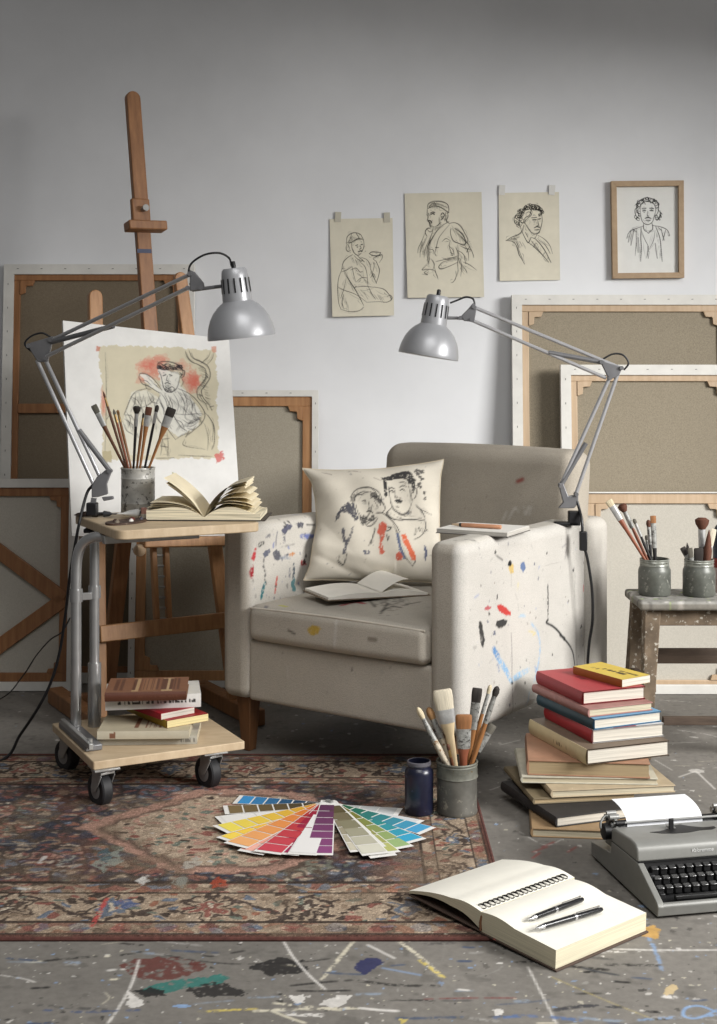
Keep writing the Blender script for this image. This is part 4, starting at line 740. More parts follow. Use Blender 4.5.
def lettered(cover, spinec, ink, lines=(), spine_marks=None, blocks=()):
    """cover with short dark type marks: lines=(x0,y0,x1,y1,density) on the top board (fractions), spine_marks=(y0,y1,z0,z1,density,seed)"""
    def f(P, w, h, t):
        c = np.ones((len(P), 3))*np.array(C(*cover)); sp = (P[:, 0] < .0005); c[sp] = C(*(spinec or cover)); top = (P[:, 2] > t-.0006) & ~sp
        for x0, y0, x1, y1, colr in blocks:
            m = top & (P[:, 0] > x0*w) & (P[:, 0] < x1*w) & (P[:, 1] > y0*h) & (P[:, 1] < y1*h); c[m] = C(*colr)
        rs = np.random.RandomState(5)
        for x0, y0, x1, y1, d in lines:
            m = top & (P[:, 0] > x0*w) & (P[:, 0] < x1*w) & (P[:, 1] > y0*h) & (P[:, 1] < y1*h)
            cell = rs.rand(400)[np.clip(((P[:, 1]/.0026)).astype(int), 0, 399)]; c[m & (cell < d)] = C(*ink)
        if spine_marks:
            y0, y1, z0, z1, d, sd = spine_marks; r2 = np.random.RandomState(sd); a = r2.rand(400); hgt = r2.rand(400)
            k = np.clip((P[:, 1]/.0026).astype(int), 0, 399); m = sp & (P[:, 1] > y0*h) & (P[:, 1] < y1*h) & (P[:, 2] > z0*t) & (P[:, 2] < (z0+(z1-z0)*(.55+.45*hgt[k]))*t) & (a[k] < d); c[m] = C(*ink)
        return c
    return f
# ---- an open book whose two halves arch out from the gutter
def open_half(mb, w, h, sgn, z_hinge, z_edge, thick, arch, n=16, mi=0):
    """page block half: top surface arches from gutter (x=0) to the outer edge (x=sgn*w)"""
    vs = []; nn = n+1
    for yy in (0, h):
        for k in range(nn):
            t = k/n; x = sgn*w*t; top = z_hinge*(1-t)+z_edge*t+arch*math.sin(math.pi*min(1, t*1.05))**.9*(1-t)**.35; vs.append((x, yy, top))
        for k in range(nn):
            t = k/n; vs.append((sgn*w*t, yy, max(.003, 0.003)))
    f = []
    for k in range(n):
        a, b = k, k+1; A, B = a+2*nn, b+2*nn
        f += [(a, b, B, A), (a+nn, A+nn, B+nn, b+nn), (a, a+nn, b+nn, b), (A, B, B+nn, A+nn)]
    f += [(n, n+nn, n+3*nn, n+2*nn), (0, 2*nn, 3*nn, nn)]
    mb.add(vs, f, mi)
# seat book
sbk = thing('open_book', 'open blank-paged notebook lying on the armchair seat below the cushion', 'book', (.067, 3.86, .4535), math.radians(24))
sbk.rotation_euler = (math.radians(1), math.radians(1.5), math.radians(26))
PGTOP = mat('blank_page', C(236, 232, 222), .85, var=.03, spec=.2); KRAFT = mat('notebook_board', C(120, 106, 88), .7)
m = MB(); open_half(m, .168, .165, -1, .014, .010, .01, .008); m.build('left_pages', PGTOP, sbk, angle=50)
m = MB(); open_half(m, .150, .165, 1, .014, .008, .01, .012); m.build('right_pages', PGTOP, sbk, angle=50)
MB().box((-.086, .0825, .0012), (.176, .172, .0024)).box((.078, .0825, .0012), (.158, .172, .0024)).build('cover', KRAFT, sbk, bevel=.0005)
m = MB(); n_ = 14; vs = []
for yy in (.0, .165):
    for k in range(n_+1):
        t = k/n_; vs.append((-.004-.105*t*(1-.35*t), yy, .016+.036*math.sin(t*math.pi*.62)))
m.add(vs, [(k, k+1, n_+2+k, n_+1+k) for k in range(n_)]); mm = m
fl_ = []
vs = []
for yy in (.004, .165):
    for k in range(n_+1):
        t = k/n_; vs.append((.12*t*(1-.12*t), yy, .016+.034*math.sin(t*math.pi*.70)))
MB().add(vs, [(k, k+1, n_+2+k, n_+1+k) for k in range(n_)]).build('lifted_page', PGTOP, sbk)
# sketch pads and pencil on the right arm
def on_arm(x, y, z): return cw(x, y, z)
pad = thing('sketchpad', 'thin grey-white sketchpad lying across the right chair arm', 'sketchpad', tuple(cw(.637, .160, .662)), CA+.13)
PADP = pagemat('pad_page_edges', C(190, 186, 178), 2, 1600, .45)
MB().box((.105, .085, .0055), (.206, .17, .0105)).build('page_block', PADP, pad, bevel=.0006)
MB().box((.105, .085, .0113), (.204, .168, .0010), Matrix.Rotation(.015, 3, 'Z')).build('top_sheet', mat('pad_top_sheet', C(214, 211, 204), .8, var=.03), pad)
MB().box((.105, .085, -.0006), (.21, .173, .0016)).build('backing_board', mat('pad_grey_board', C(96, 92, 88), .8), pad)
pc = thing('pencil', 'thick tan pencil with a dark collar lying on the sketchpad', 'pencil', tuple(cw(.648, .215, .6802)), CA+.16)
Mx = Matrix.Rotation(math.radians(90), 4, 'Y')
MB().loft([(.035, .0052, .0052), (.036, .0058, .0058), (.148, .0058, .0058), (.150, .005, .005)], 8, Mx).build('barrel', mat('tan_pencil_lacquer', C(188, 136, 104), .45), pc, angle=30)
MB().loft([(.029, .005, .005), (.0355, .0056, .0056)], 10, Mx).build('collar', BLACKP, pc)
MB().loft([(.006, .0018, .0018), (.029, .0049, .0049)], 10, Mx).build('cone', WOODL, pc)
MB().loft([(0, .0004, .0004), (.006, .0018, .0018)], 8, Mx).build('lead', BLACKP, pc)
# ================================================================ spring-arm work lamps
GREYL = mat('silver_lamp_lacquer', C(164, 165, 168), .36, .25, var=.04, spec=.5); GREYD = mat('grey_lamp_bracket', C(116, 116, 118), .4, .3); INNER = mat('white_shade_lining', C(226, 224, 218), .5, var=.02); SLOT = mat('dark_vent_slots', C(26, 26, 28), .7); SILV = mat('silver_rod', C(178, 178, 180), .3, .4, var=.05)
def axis_matrix(o, d):
    q = Vector(d).normalized().to_track_quat('Z', 'Y'); return Matrix.Translation(o) @ q.to_matrix().to_4x4()
def smooth_pts(pts, k=6):
    P = [Vector(p) for p in pts]; P = [P[0]*2-P[1]]+P+[P[-1]*2-P[-2]]; o = []
    for i in range(1, len(P)-2):
        for j in range(k):
            t = j/k; o.append(.5*((2*P[i])+(P[i+1]-P[i-1])*t+(2*P[i-1]-5*P[i]+4*P[i+1]-P[i+2])*t*t+(-P[i-1]+3*P[i]-3*P[i+1]+P[i+2])*t**3))
    return o+[P[-2]]
def lamp(label, root, lower, upper, springs, plates, pivots, rim, axis, cords, clamp, group='spring-arm work lamps'):
    t = thing('desk_lamp', label, 'lamp', tuple(root), group=group)
    for a, b in lower: MB().tube([a, b], .0058, 10).build('lower_arm', SILV, t, world=True)
    for a, b in upper: MB().tube([a, b], .0055, 10).build('upper_arm', SILV, t, world=True)
    for a, b in springs:
        a, b = Vector(a), Vector(b); MB().tube([a, b], .0072, 10).build('spring', GREYD, t, world=True)
    for nm, pts in plates:
        m = MB(); k = len(pts); vs = [Vector(p)+V(0, -.007, 0) for p in pts]+[Vector(p)+V(0, .007, 0) for p in pts]
        m.add(vs, [tuple(range(k)), tuple(range(2*k-1, k-1, -1))]+[(i, k+i, k+(i+1) % k, (i+1) % k) for i in range(k)]).build(nm, GREYD, t, world=True, bevel=.002)
    for p in pivots: MB().tube([Vector(p)+V(0, -.013, 0), Vector(p)+V(0, .013, 0)], .006, 10).build('pivot_screw', GREYD, t, world=True)
    # shade: rim at the origin, +z up the axis
    M = axis_matrix(rim, axis); sh = MB()
    outer = [(.0880, .0), (.0885, .002), (.0875, .012), (.084, .030), (.077, .050), (.066, .069), (.053, .083), (.041, .092), (.0385, .0945)]
    inner = [(r-.0018, z-.0012 if i else .0005) for i, (r, z) in enumerate(outer)]
    sh.lathe(outer, 48, M, 0).lathe(inner[:-2], 48, M, 1).lathe([outer[0], inner[0]], 48, M, 0)
    sd = sh.build('shade', [GREYL, INNER], t, world=True, fixn=False)
    MB().lathe([(.0, .094), (.0385, .0938), (.0385, .098), (.0345, .160), (.0325, .174), (.028, .180), (.0, .181)], 40, M).build('shade_cap', GREYL, t, world=True)
    vs = MB()
    for k in range(14):
        a = 2*math.pi*k/14; R = Matrix.Rotation(a, 4, 'Z'); vs.add([M @ R @ V(r, s*.0021, z) for r, z in ((.0382, .116), (.0366, .154)) for s in (-1, 1)], [(0, 1, 3, 2)])
        vs.add([M @ R @ V(r+.0004, s*.0021, z) for r, z in ((.0382, .116), (.0366, .154)) for s in (-1, 1)], [(0, 1, 3, 2)])
    vs.build('vent_slot', SLOT, t, world=True, smooth=False)['kind'] = 'stuff'
    MB().lathe([(.0, .178), (.006, .178), (.006, .194), (.0045, .198), (0, .199)], 14, M).build('switch_knob', BLACKP, t, world=True)
    MB().lathe([(.0, .012), (.012, .015), (.024, .030), (.029, .048), (.022, .070), (.014, .085), (.0, .088)], 24, M).build('bulb', INNER, t, world=True)
    for nm, c, r in cords: MB().tube(smooth_pts(c), r, 8).build(nm, BLACKP, t, world=True)
    for nm, c, s, mm in clamp: MB().box(c, s).build(nm, mm, t, world=True, bevel=.003)
    return t
# left lamp, clamped to the left edge of the cart's table top
YL0, YL1 = 3.79, 3.52
def LL(px, py, f=0.0): return at(px, py, YL0*(1-f)+YL1*f)
lampL = lamp('silver spring-arm lamp clamped to the rolling cart table, head over white sheet', LL(92, 514),
    [(LL(37, 360), LL(93.5, 484)), (LL(46, 361), LL(101, 479))], [(LL(52, 340), LL(191, 274, 1)), (LL(45, 357), LL(188, 288, 1))],
    [(LL(52, 342, .02), LL(113.5, 326, .42)), (LL(79, 430), LL(110, 471))],
    [('elbow_plate', [LL(27, 344), LL(54, 336), LL(48, 362), LL(38, 362)]), ('base_bracket', [LL(92, 486), LL(97, 477), LL(108, 468), LL(112, 471), LL(107, 484), LL(108, 494), LL(98, 497), LL(92, 497)]), ('head_bracket', [LL(190, 270, 1), LL(195, 272, 1), LL(204, 283, 1), LL(205, 290, 1), LL(190, 291, 1)]), ('clamp_lever', [LL(102, 497), LL(113, 496), LL(114, 499), LL(104, 501)])],
    [LL(29, 346), LL(45, 358), LL(51, 340), LL(110, 471), LL(190, 274, 1), LL(188, 288, 1), LL(201, 288, 1)],
    at(241.7, 337.5, 3.5), at(232.5, 266, 3.46)-at(241.7, 337.5, 3.5)+V(0, .03, 0),
    [('head_cord', [LL(188, 276, 1), LL(191, 264, 1), LL(204, 255, 1), LL(219, 253, 1), LL(229, 258, 1), at(231.5, 266, 3.5)], .0028), ('elbow_cord', [LL(52, 338), LL(42, 333), LL(30, 337), LL(25, 345), LL(36, 354), LL(48, 358)], .0028),
     ('power_cord', [LL(93, 485), LL(87, 493), at(81, 515, 3.77), at(76, 540, 3.75), at(70, 575, 3.76), at(66, 610, 3.78), at(60, 650, 3.8), at(51, 682, 3.8), at(38, 708, 3.8), at(20, 735, 3.82), onz(2, 760, .008), onz(-60, 772, .008)], .0042)],
    [('clamp', LL(92.3, 509), (.03, .03, .036), BLACKP), ('clamp_jaw', V(LL(90, 535).x, 3.79, .656), (.03, .04, .012), BLACKP), ('clamp_spine', V(LL(92.3, 509).x, 3.825, .674), (.018, .006, .05), BLACKP)])
MB().beam(root_loc(lampL)+V(.002, 0, .022), LL(94, 498), .014, .014).build('clamp_post', GREYD, lampL, world=True)
MB().tube([LL(192, 290, 1), LL(204, 288.5, 1), LL(215, 287, 1.0), at(224, 286, 3.5)], .005, 10).build('head_joint', GREYD, lampL, world=True)
# right lamp, clamped to the back of the chair arm
YR = 3.965
def RL(px, py, dy=0.0): return at(px, py, YR+dy)
lampR = lamp('silver spring-arm lamp clamped to the right armchair arm, head turned left', RL(573, 520),
    [(RL(560.5, 486), RL(609.5, 378)), (RL(576, 494), RL(619.5, 369))], [(RL(620.5, 368), RL(473.5, 307)), (RL(606, 378), RL(471.5, 320))],
    [(RL(560.5, 486), RL(586, 443)), (RL(548.5, 352.5), RL(604, 362.5))],
    [('elbow_plate', [RL(600, 361), RL(623, 367), RL(618, 376), RL(609, 380)]), ('base_bracket', [RL(558, 483), RL(563, 483), RL(568, 496), RL(578, 494), RL(578, 503), RL(574, 508), RL(558, 508), RL(563, 502)]), ('head_bracket', [RL(473, 303), RL(477, 307), RL(474, 322), RL(464, 321), RL(461, 316), RL(468, 309)])],
    [RL(560.5, 486), RL(576, 494), RL(601, 362), RL(609.5, 378), RL(621, 368), RL(473.5, 307), RL(471.5, 320), RL(460, 318)],
    at(428.2, 356.5, 3.94), at(438.6, 293, 3.94)-at(428.2, 356.5, 3.94),
    [('head_cord', [RL(450, 303), RL(458, 300), RL(466, 297), RL(473, 299), RL(474.5, 305), RL(472, 309)], .0028), ('elbow_cord', [RL(603, 359), RL(613, 354), RL(623, 355), RL(628.5, 363), RL(624, 370)], .0028),
     ('power_cord', [RL(575.5, 496), RL(579, 508, -.01), at(582, 522, 3.93), at(583, 540, 3.93), at(588, 562, 3.94), at(592, 590, 3.95), at(592.5, 620, 3.96), at(589, 645, 3.97), at(588, 670, 3.98), at(592, 705, 3.98), onz(600, 748, .006), onz(640, 752, .006)], .0042)],
    [('clamp', RL(574, 518), (.034, .03, .042), BLACKP), ('clamp_foot', RL(566, 523.5), (.07, .03, .010), BLACKP), ('inline_switch', at(583.3, 541, 3.93), (.022, .018, .056), BLACKP)])
MB().tube([RL(447, 318), RL(456, 318), RL(464, 318.5)], .0048, 10).build('head_joint', GREYD, lampR, world=True)
# ================================================================ the rolling side table
KA = math.radians(27); KU, KW = V(math.cos(KA), math.sin(KA), 0), V(-math.sin(KA), math.cos(KA), 0); KO = V(-.665, 3.383, 0); TO = V(-.625, 3.50, 0)
def K(x, y, z): return KO+KU*x+KW*y+V(0, 0, z)
def KT(x, y, z): return TO+KU*x+KW*y+V(0, 0, z)
RZ = Matrix.Rotation(KA, 3, 'Z')
BIRCH = wood('birch_ply', C(176, 154, 124), C(204, 184, 154), (3, 16, 3), .55)
ct = thing('rolling_side_table', 'rolling side table with birch tops and steel tube column on four casters', 'side table', tuple(KO))
def rrect(w, h, r, n=5):
    o = []
    for cx, cy, a0 in ((w-r, r, -90), (w-r, h-r, 0), (r, h-r, 90), (r, r, 180)):
        for k in range(n+1): a = math.radians(a0+90*k/n); o.append((cx+r*math.cos(a), cy+r*math.sin(a)))
    return o
MK = Matrix.Translation(KO) @ Matrix.Rotation(KA, 4, 'Z'); MT = Matrix.Translation(TO) @ Matrix.Rotation(KA, 4, 'Z')
MB().prism(rrect(.41, .41, .006), .104, .125, MK).build('base_board', BIRCH, ct, world=True, bevel=.002)
MB().prism(rrect(.405, .43, .028), .665, .69, MT).build('table_top', BIRCH, ct, world=True, bevel=.003)
stain = MB()
RUB = mat('black_rubber', C(34, 34, 36), .6); HUB = mat('grey_hub', C(142, 142, 142), .5, .3)
for i, (x, y) in enumerate(((.035, .025), (.330, .035), (.04, .36), (.36, .36))):
    c = K(x, y, 0); a = math.radians((220, 222, 226, 216)[i]); ax = V(math.cos(a), math.sin(a), 0); rl_ = V(-ax.y, ax.x, 0)*-1
    wc = c+rl_*.018+V(0, 0, .0422)
    cst = MB(); M = axis_matrix(wc, ax)
    cst.lathe([(.0, -.009), (.018, -.011), (.026, -.015), (.039, -.015), (.042, -.011), (.042, .011), (.039, .015), (.026, .015), (.018, .011), (.0, .009)], 32, M)
    # bracket with its fork; wheel as its sub-part
    br = MB(); br.box(c+V(0, 0, .1015), (.066, .066, .005), Matrix.Rotation(KA, 3, 'Z')).tube([c+V(0, 0, .088), c+V(0, 0, .1)], .020, 16)
    for s in (-1, 1):
        p1 = c+V(0, 0, .092)+ax*s*.0195; p2 = wc+ax*s*.0195; br.beam(p1, p2, .046, .003, rl_, w1=.022)
    br.beam(c+V(0, 0, .090)-rl_*.02, c+V(0, 0, .090)+rl_*.030, .040, .006, ax); br.tube([wc-ax*.021, wc+ax*.021], .005, 10)
    brk = br.build('caster', STEEL, ct, world=True, bevel=.001)
    w = cst.build('wheel', RUB, brk); w.data.transform(Matrix.Translation(-KO))
    h = MB().lathe([(.0, .0165), (.018, .016), (.023, .015)], 24, M).lathe([(.0, -.0165), (.018, -.016), (.023, -.015)], 24, M).build('hub', HUB, brk); h.data.transform(Matrix.Translation(-KO))
TA, TB = at(76, 728, 3.66), at(94.5, 724, 3.72); TA.z = TB.z = .125
MB().tube(smooth_pts([TA, V(TA.x, TA.y, .40), V(TA.x, TA.y, .54), V(TA.x+.004, TA.y, .60), V(TA.x+.018, TA.y, .635), V(TA.x+.045, TA.y, .652), V(TA.x+.075, TA.y, .655)]), .0145, 16).build('column_tube', CHROME, ct, world=True)
MB().tube(smooth_pts([TB, V(TB.x, TB.y, .40), V(TB.x, TB.y, .60), V(TB.x, TB.y, .655)]), .0135, 16).build('column_tube', CHROME, ct, world=True)
MB().tube([TB, V(TB.x, TB.y, .30)], .0185, 18).build('outer_sleeve', CHROME, ct, world=True)
for p, r in ((TA, .018), (TB, .0175)): MB().tube([V(p.x, p.y, .478), V(p.x, p.y, .512)], r, 16).build('collar', CHROME, ct, world=True)
MB().beam(V(TA.x, TA.y, .492), V(TB.x, TB.y, .484), .02, .012, (0, 0, 1)).build('collar_link', CHROME, ct, world=True, bevel=.002)
MB().beam(KT(-.0, .13, .652), KT(.27, .13, .652), .022, .022, (0, 0, 1)).build('top_bracket', STEEL, ct, world=True, bevel=.002)
MB().beam(KT(.02, .19, .656), KT(.33, .19, .656), .06, .016, KW).build('top_runner', BLACKP, ct, world=True, bevel=.002)
MB().beam(K(.028, .09, .134), K(.028, .36, .134), .045, .016, KU).build('foot_bracket', GREYD, ct, world=True, bevel=.003)
MB().beam(K(.012, .06, .146), K(.012, .34, .146), .012, .016, KU).build('foot_rail', STEEL, ct, world=True, bevel=.002)
MB().tube([K(.02, .10, .142), K(.02, .10, .156)], .007, 10).build('bolt', STEEL, ct, world=True)
tag(MB().tube(smooth_pts([at(70, 618, 3.86), at(62, 632, 3.92), at(50, 640, 4.0), at(36, 656, 4.15), at(22, 677, 4.3), onz(0, 699, .006), onz(-60, 716, .006)]), .0022, 6).build('thin_wire', mat('dark_wire', C(46, 42, 38), .6)), 'thin dark wire sagging to the floor beside the cream braced canvas', 'wire')
# ---- books on the lower board: spine to the front unless turned
G1 = 'books stacked on the cart'
def cart_book(label, px, py, z, deg, h, w, t, cov, **kw):
    p = onz(px, py, z); return book(label, p, math.radians(90+deg), w, h, t, cov, group=G1, **kw)
zb = .1253
cart_book('pale grey paperback at the bottom of the pile on the cart', 197, 744, zb, 3, .262, .165, .0215, (170, 166, 152), page='c', hard=False, paint=lettered((176, 172, 158), (178, 174, 162), (120, 116, 108), [], (.02, .16, .2, .8, .6, 3))); zb += .0217
cart_book('beige paperback with a brown spine label, second from the pile bottom on cart', 189, 738.5, zb, 2, .238, .160, .0205, (176, 166, 142), page='c', hard=False, paint=lettered((182, 172, 148), (188, 180, 160), (122, 84, 66), [(.2, .3, .8, .7, .3)], (.80, .87, 0, 1, 2, 3))); zb += .0207
pz = onz(167, 728.5, zb); book('yellow edged red paperback turned askew in the middle of cart pile', pz, math.radians(37), .125, .225, .020, (150, 40, 40), page='y', group=G1, hard=False, paint=lettered((150, 34, 38), (172, 140, 44), (120, 40, 40), [(.55, .05, .95, .9, .2)])); zb += .0202
pz = onz(161, 720, zb); book('small crimson paperback lying under the white spined book on cart', pz, math.radians(41), .105, .20, .0165, (156, 24, 38), page='w', group=G1, hard=False); zb += .0167
cart_book('thick white spined book with black spine lettering on the cart pile', 201, 706.8, zb, 9, .252, .150, .036, (206, 203, 196), page='w', hard=False, paint=lettered((206, 203, 196), (212, 210, 206), (52, 50, 50), [], (.06, .9, .34, .66, .55, 8))); zb += .0362
cart_book('worn brown hardback with a pale patterned cover, top of the cart pile', 186.5, 700, zb, 5, .212, .165, .023, (88, 54, 40), page='c', hard=True, paint=lettered((124, 84, 60), (84, 48, 34), (92, 58, 42), [(.15, .08, .9, .92, .45)], (.1, .6, .35, .6, .5, 5), blocks=[(.06, .18, .94, .32, (176, 148, 112)), (.06, .60, .94, .68, (170, 140, 104)), (.1, .36, .9, .56, (140, 100, 72))]))
# ---- brushes: shared builder
BR = {}
def brush(label, base, tip, handle, ferr, brist, kind='round', wd=.012, bl=.03, fl_=.03, hr=.0045, group=None):
    base, tip = Vector(base), Vector(tip); L = (tip-base).length
    b = thing('paintbrush', label, 'paintbrush', tuple(base), group=group); b.rotation_mode = 'QUATERNION'
    d = (tip-base).normalized(); q = d.to_track_quat('Z', 'Y'); b.rotation_quaternion = q
    if kind == 'flat':  # turn the broad side to the front
        yv = q @ V(0, 1, 0); f = V(0, -1, 0); f = (f-d*f.dot(d)).normalized(); ang = math.atan2(d.dot(yv.cross(f)), yv.dot(f)); b.rotation_quaternion = Quaternion(d, ang) @ q
    ey = .34 if kind == 'flat' else 1.0; z1 = L-bl-fl_; z2 = L-bl
    hm = hm_ = hr*.72
    MB().loft([(0, hr*.45, hr*.45), (.01, hr*.6, hr*.6), (z1*.55, hr*.85, hr*.8), (z1*.85, hr*1.15, hr*1.0), (z1, max(hr, wd*.42 if kind == 'flat' else wd*.4), hr*.85)], 12).build('handle', handle, b)
    MB().loft([(z1-.002, max(hr*1.05, wd*.44), max(hr*.9, wd*.44*ey)), (z1+fl_*.5, wd*.47, max(hr*.8, wd*.47*ey)), (z2, wd*.5, max(.002, wd*.5*ey*.8))], 14).build('ferrule', ferr, b)
    if kind == 'flat': pr = [(z2-.001, wd*.48, wd*.48*ey*.8), (z2+bl*.5, wd*.54, wd*.5*ey*.8), (z2+bl*.9, wd*.53, wd*.38*ey), (L, wd*.46, wd*.2*ey)]
    elif kind == 'point': pr = [(z2-.001, wd*.45, wd*.45), (z2+bl*.35, wd*.52, wd*.52), (z2+bl*.75, wd*.28, wd*.28), (L, wd*.04, wd*.04)]
    elif kind == 'mop': pr = [(z2-.001, wd*.4, wd*.4), (z2+bl*.45, wd*.85, wd*.8), (z2+bl*.8, wd*.95, wd*.85), (L, wd*.5, wd*.5)]
    else: pr = [(z2-.001, wd*.45, wd*.45), (z2+bl*.4, wd*.6, wd*.58), (z2+bl*.8, wd*.5, wd*.48), (L, wd*.18, wd*.18)]
    MB().loft(pr, 16).build('bristles', brist, b); return b
def bristle(nm, c): n = NT(nm); f = n.noise(n.coord('Object', (700, 700, 12)), 1, 2); n.base(n.ramp(f, [(.3, dk(c, .55)), (.7, c)])); n.rm(.8); n.bump(f, .4, .001); return n.m
B_DK, B_BR, B_TN, B_CR, B_OR, B_GY = bristle('dark_bristles', C(48, 42, 38)), bristle('brown_bristles', C(98, 58, 40)), bristle('tan_bristles', C(164, 124, 80)), bristle('cream_bristles', C(214, 200, 168)), bristle('orange_bristles', C(156, 106, 64)), bristle('grey_bristles', C(104, 100, 90))
H_OR, H_BR, H_BK, H_CR, H_RD = mat('amber_handle', C(142, 98, 60), .35, var=.15), mat('brown_handle', C(98, 62, 42), .45, var=.15), mat('black_handle', C(34, 32, 32), .4), mat('cream_handle', C(206, 186, 150), .5, var=.1), mat('rust_handle', C(128, 74, 52), .45, var=.15)
H_PT = mat('paint_smeared_handle', C(178, 168, 150), .6, var=.2, scale=60, spots=(C(120, 90, 60), 90, .55))
F_SV = mat('worn_ferrule', C(168, 168, 166), .35, .35, var=.2, scale=80); F_BR = mat('brass_ferrule', C(170, 140, 90), .35, .8, var=.15); F_PT = mat('painted_ferrule', C(150, 150, 146), .55, .4, var=.3, scale=110, spots=(C(84, 82, 80), 120, .55))
ZA = mat('zinc_can', C(176, 174, 168), .4, .15, var=.22, scale=26, spots=(C(104, 102, 98), 46, .56), bump=.1, bscale=60)
def vessel(name, label, cat, cen, prof, inner_r, h, m, group=None, parts=()):
    v = thing(name, label, cat, tuple(cen), group=group)
    full = [(0, 0)]+prof+[(inner_r, h), (inner_r, .006), (0, .006)]
    MB().lathe(full, 40).build('body', m, v); 
    for nm, pr, mm in parts: MB().lathe(pr, 40).build(nm, mm, v)
    return v
def in_jar(cen, ri, h, rim_px, tip_px, dy=0.0, tipY=None, zb=.008):
    """base and tip of a brush whose shaft crosses the rim where the photo shows it"""
    cen = Vector(cen); rim = at(rim_px[0], rim_px[1], cen.y+dy); rim.z = cen.z+h; tip = at(tip_px[0], tip_px[1], tipY if tipY else cen.y+dy*1.6)
    off = V(rim.x-cen.x, rim.y-cen.y, 0)
    if off.length > ri*.82: off *= ri*.82/off.length
    rim = V(cen.x, cen.y, rim.z)+off
    d = tip-rim; base = rim-d*((h-zb)/max(d.z, .01)); o2 = V(base.x-cen.x, base.y-cen.y, 0); lim = ri*.78
    if o2.length > lim: o2 *= lim/o2.length
    return V(cen.x, cen.y, cen.z+zb)+o2, tip
tcc = V(-.637, 3.90, .6905)
vessel('brush_can', 'dented zinc can full of brushes on the rolling cart table', 'can', tcc, [(.048, 0), (.049, .004), (.0485, .03), (.0495, .032), (.0485, .035), (.048, .10), (.0495, .103), (.048, .106), (.0485, .128), (.050, .131), (.0495, .134)], .0465, .134, ZA)
for L_, rp, tp, hd, fe, bs, kd, wd, bl, f2, dy in (
    ('brush with flat grey bristles leaning furthest left in the cart table can', (123.5, 467), (93.5, 405), H_BR, F_SV, B_GY, 'flat', .017, .026, .04, -.015),
    ('long thin pointed brown brush, tallest in the cart table can', (126, 467), (103, 391), H_BR, F_BR, B_BR, 'point', .006, .02, .025, .012),
    ('slim brush with small grey tip, third from left in cart table can', (128.5, 467), (113.5, 409), H_RD, F_BR, B_GY, 'point', .009, .016, .022, -.022),
    ('slim amber handled brush, fourth from left in cart table can', (131, 467), (117.5, 410), H_OR, F_BR, B_TN, 'round', .008, .014, .02, .020),
    ('dark round brush on black handle near the middle of cart table can', (133.5, 466), (137, 406), H_BK, F_SV, B_DK, 'mop', .013, .022, .035, -.004),
    ('short slim amber brush just right of the dark round one on cart', (137, 466), (143.6, 413), H_OR, F_BR, B_DK, 'round', .006, .014, .02, .025),
    ('amber brush with flat dark brown bristles in the cart table can', (140, 466), (149, 407), H_OR, F_SV, B_BR, 'flat', .018, .024, .03, -.022),
    ('black handled brush with small dark head in the cart table can', (145, 466), (157.5, 405), H_BK, F_SV, B_DK, 'round', .011, .02, .032, .006),
    ('thick amber brush with broad dark bristles leaning right in the cart can', (149, 466), (172, 408), H_OR, F_SV, B_DK, 'flat', .026, .026, .03, -.012)):
    b0, t0 = in_jar(tcc, .0465, .134, rp, tp, dy); brush(L_, b0, t0, hd, fe, bs, kd, wd, bl, f2, .0042, 'brushes in the cart table can')
# ---- things on the cart's table top
def tube_thing(label, cen, rot, ln, wd, m, capm, group='paint tubes on the cart table'):
    t = thing('paint_tube', label, 'paint tube', tuple(cen), rot, group); Mx = Matrix.Rotation(math.radians(90), 4, 'Y')
    m1 = MB().loft([(0, .0015, wd*.62, 0, 0), (.012, .0016, wd*.6), (ln*.5, wd*.34, wd*.52), (ln*.9, wd*.48, wd*.48), (ln, wd*.2, wd*.2)], 16, Matrix.Translation((0, 0, wd*.48)) @ Mx); m1.build('body', m, t)
    MB().loft([(ln-.001, wd*.28, wd*.28), (ln+.012, wd*.26, wd*.26)], 12, Matrix.Translation((0, 0, wd*.48)) @ Mx).build('cap', capm, t); return t
tube_thing('white paint tube lying in front of the zinc can on cart table', onz(118.5, 518, .6905), math.radians(-3), .062, .027, mat('white_tube', C(222, 222, 218), .4, var=.03), BLACKP)
tube_thing('dark grey paint tube beside the lamp clamp on cart table', onz(117, 517.5, .6905)+V(-.003, .012, 0), math.radians(183), .040, .019, mat('grey_tube', C(70, 72, 76), .4, .4), BLACKP)
pal = thing('paint_palette', 'small dark paint-caked wooden palette near front left of the cart table', 'palette', tuple(KT(.075, .165, .6903)), KA+.5)
MB().prism([(.075*math.cos(a)*(1+.1*math.sin(2*a)), .042*math.sin(a)) for a in [2*math.pi*k/24 for k in range(24)]], 0, .005).build('board', mat('caked_palette', C(66, 46, 36), .6, var=.3, scale=60, spots=(C(110, 96, 84), 70, .6)), pal, bevel=.001)
for i, (x, y, r, c) in enumerate(((-.03, .012, .010, C(58, 40, 34)), (.0, -.018, .008, C(208, 204, 196)), (.028, .006, .011, C(90, 44, 38)), (-.045, -.01, .008, C(120, 110, 96)), (.048, -.01, .007, C(60, 58, 66)))):
    MB().loft([(.004, r, r*.8), (.009, r*.8, r*.6), (.012, r*.3, r*.3)], 12, Matrix.Translation((x, y, 0))).build('paint_blob', mat('palette_blob', c, .45), pal)
er = thing('rag', 'crumpled dark brown rag at the left edge of the cart table', 'rag', tuple(KT(.028, .375, .6903)), .4)
m = MB(); vs = []; k = 14
for j in range(k):
    for i in range(k):
        x, y = (i/(k-1)-.5)*.075, (j/(k-1)-.5)*.045; e = max(abs(x)/.0375, abs(y)/.0225); vs.append((x, y, .002+.013*max(0, 1-e**2)*(.7+.5*math.sin(i*2.1+j)*math.cos(j*1.7))))
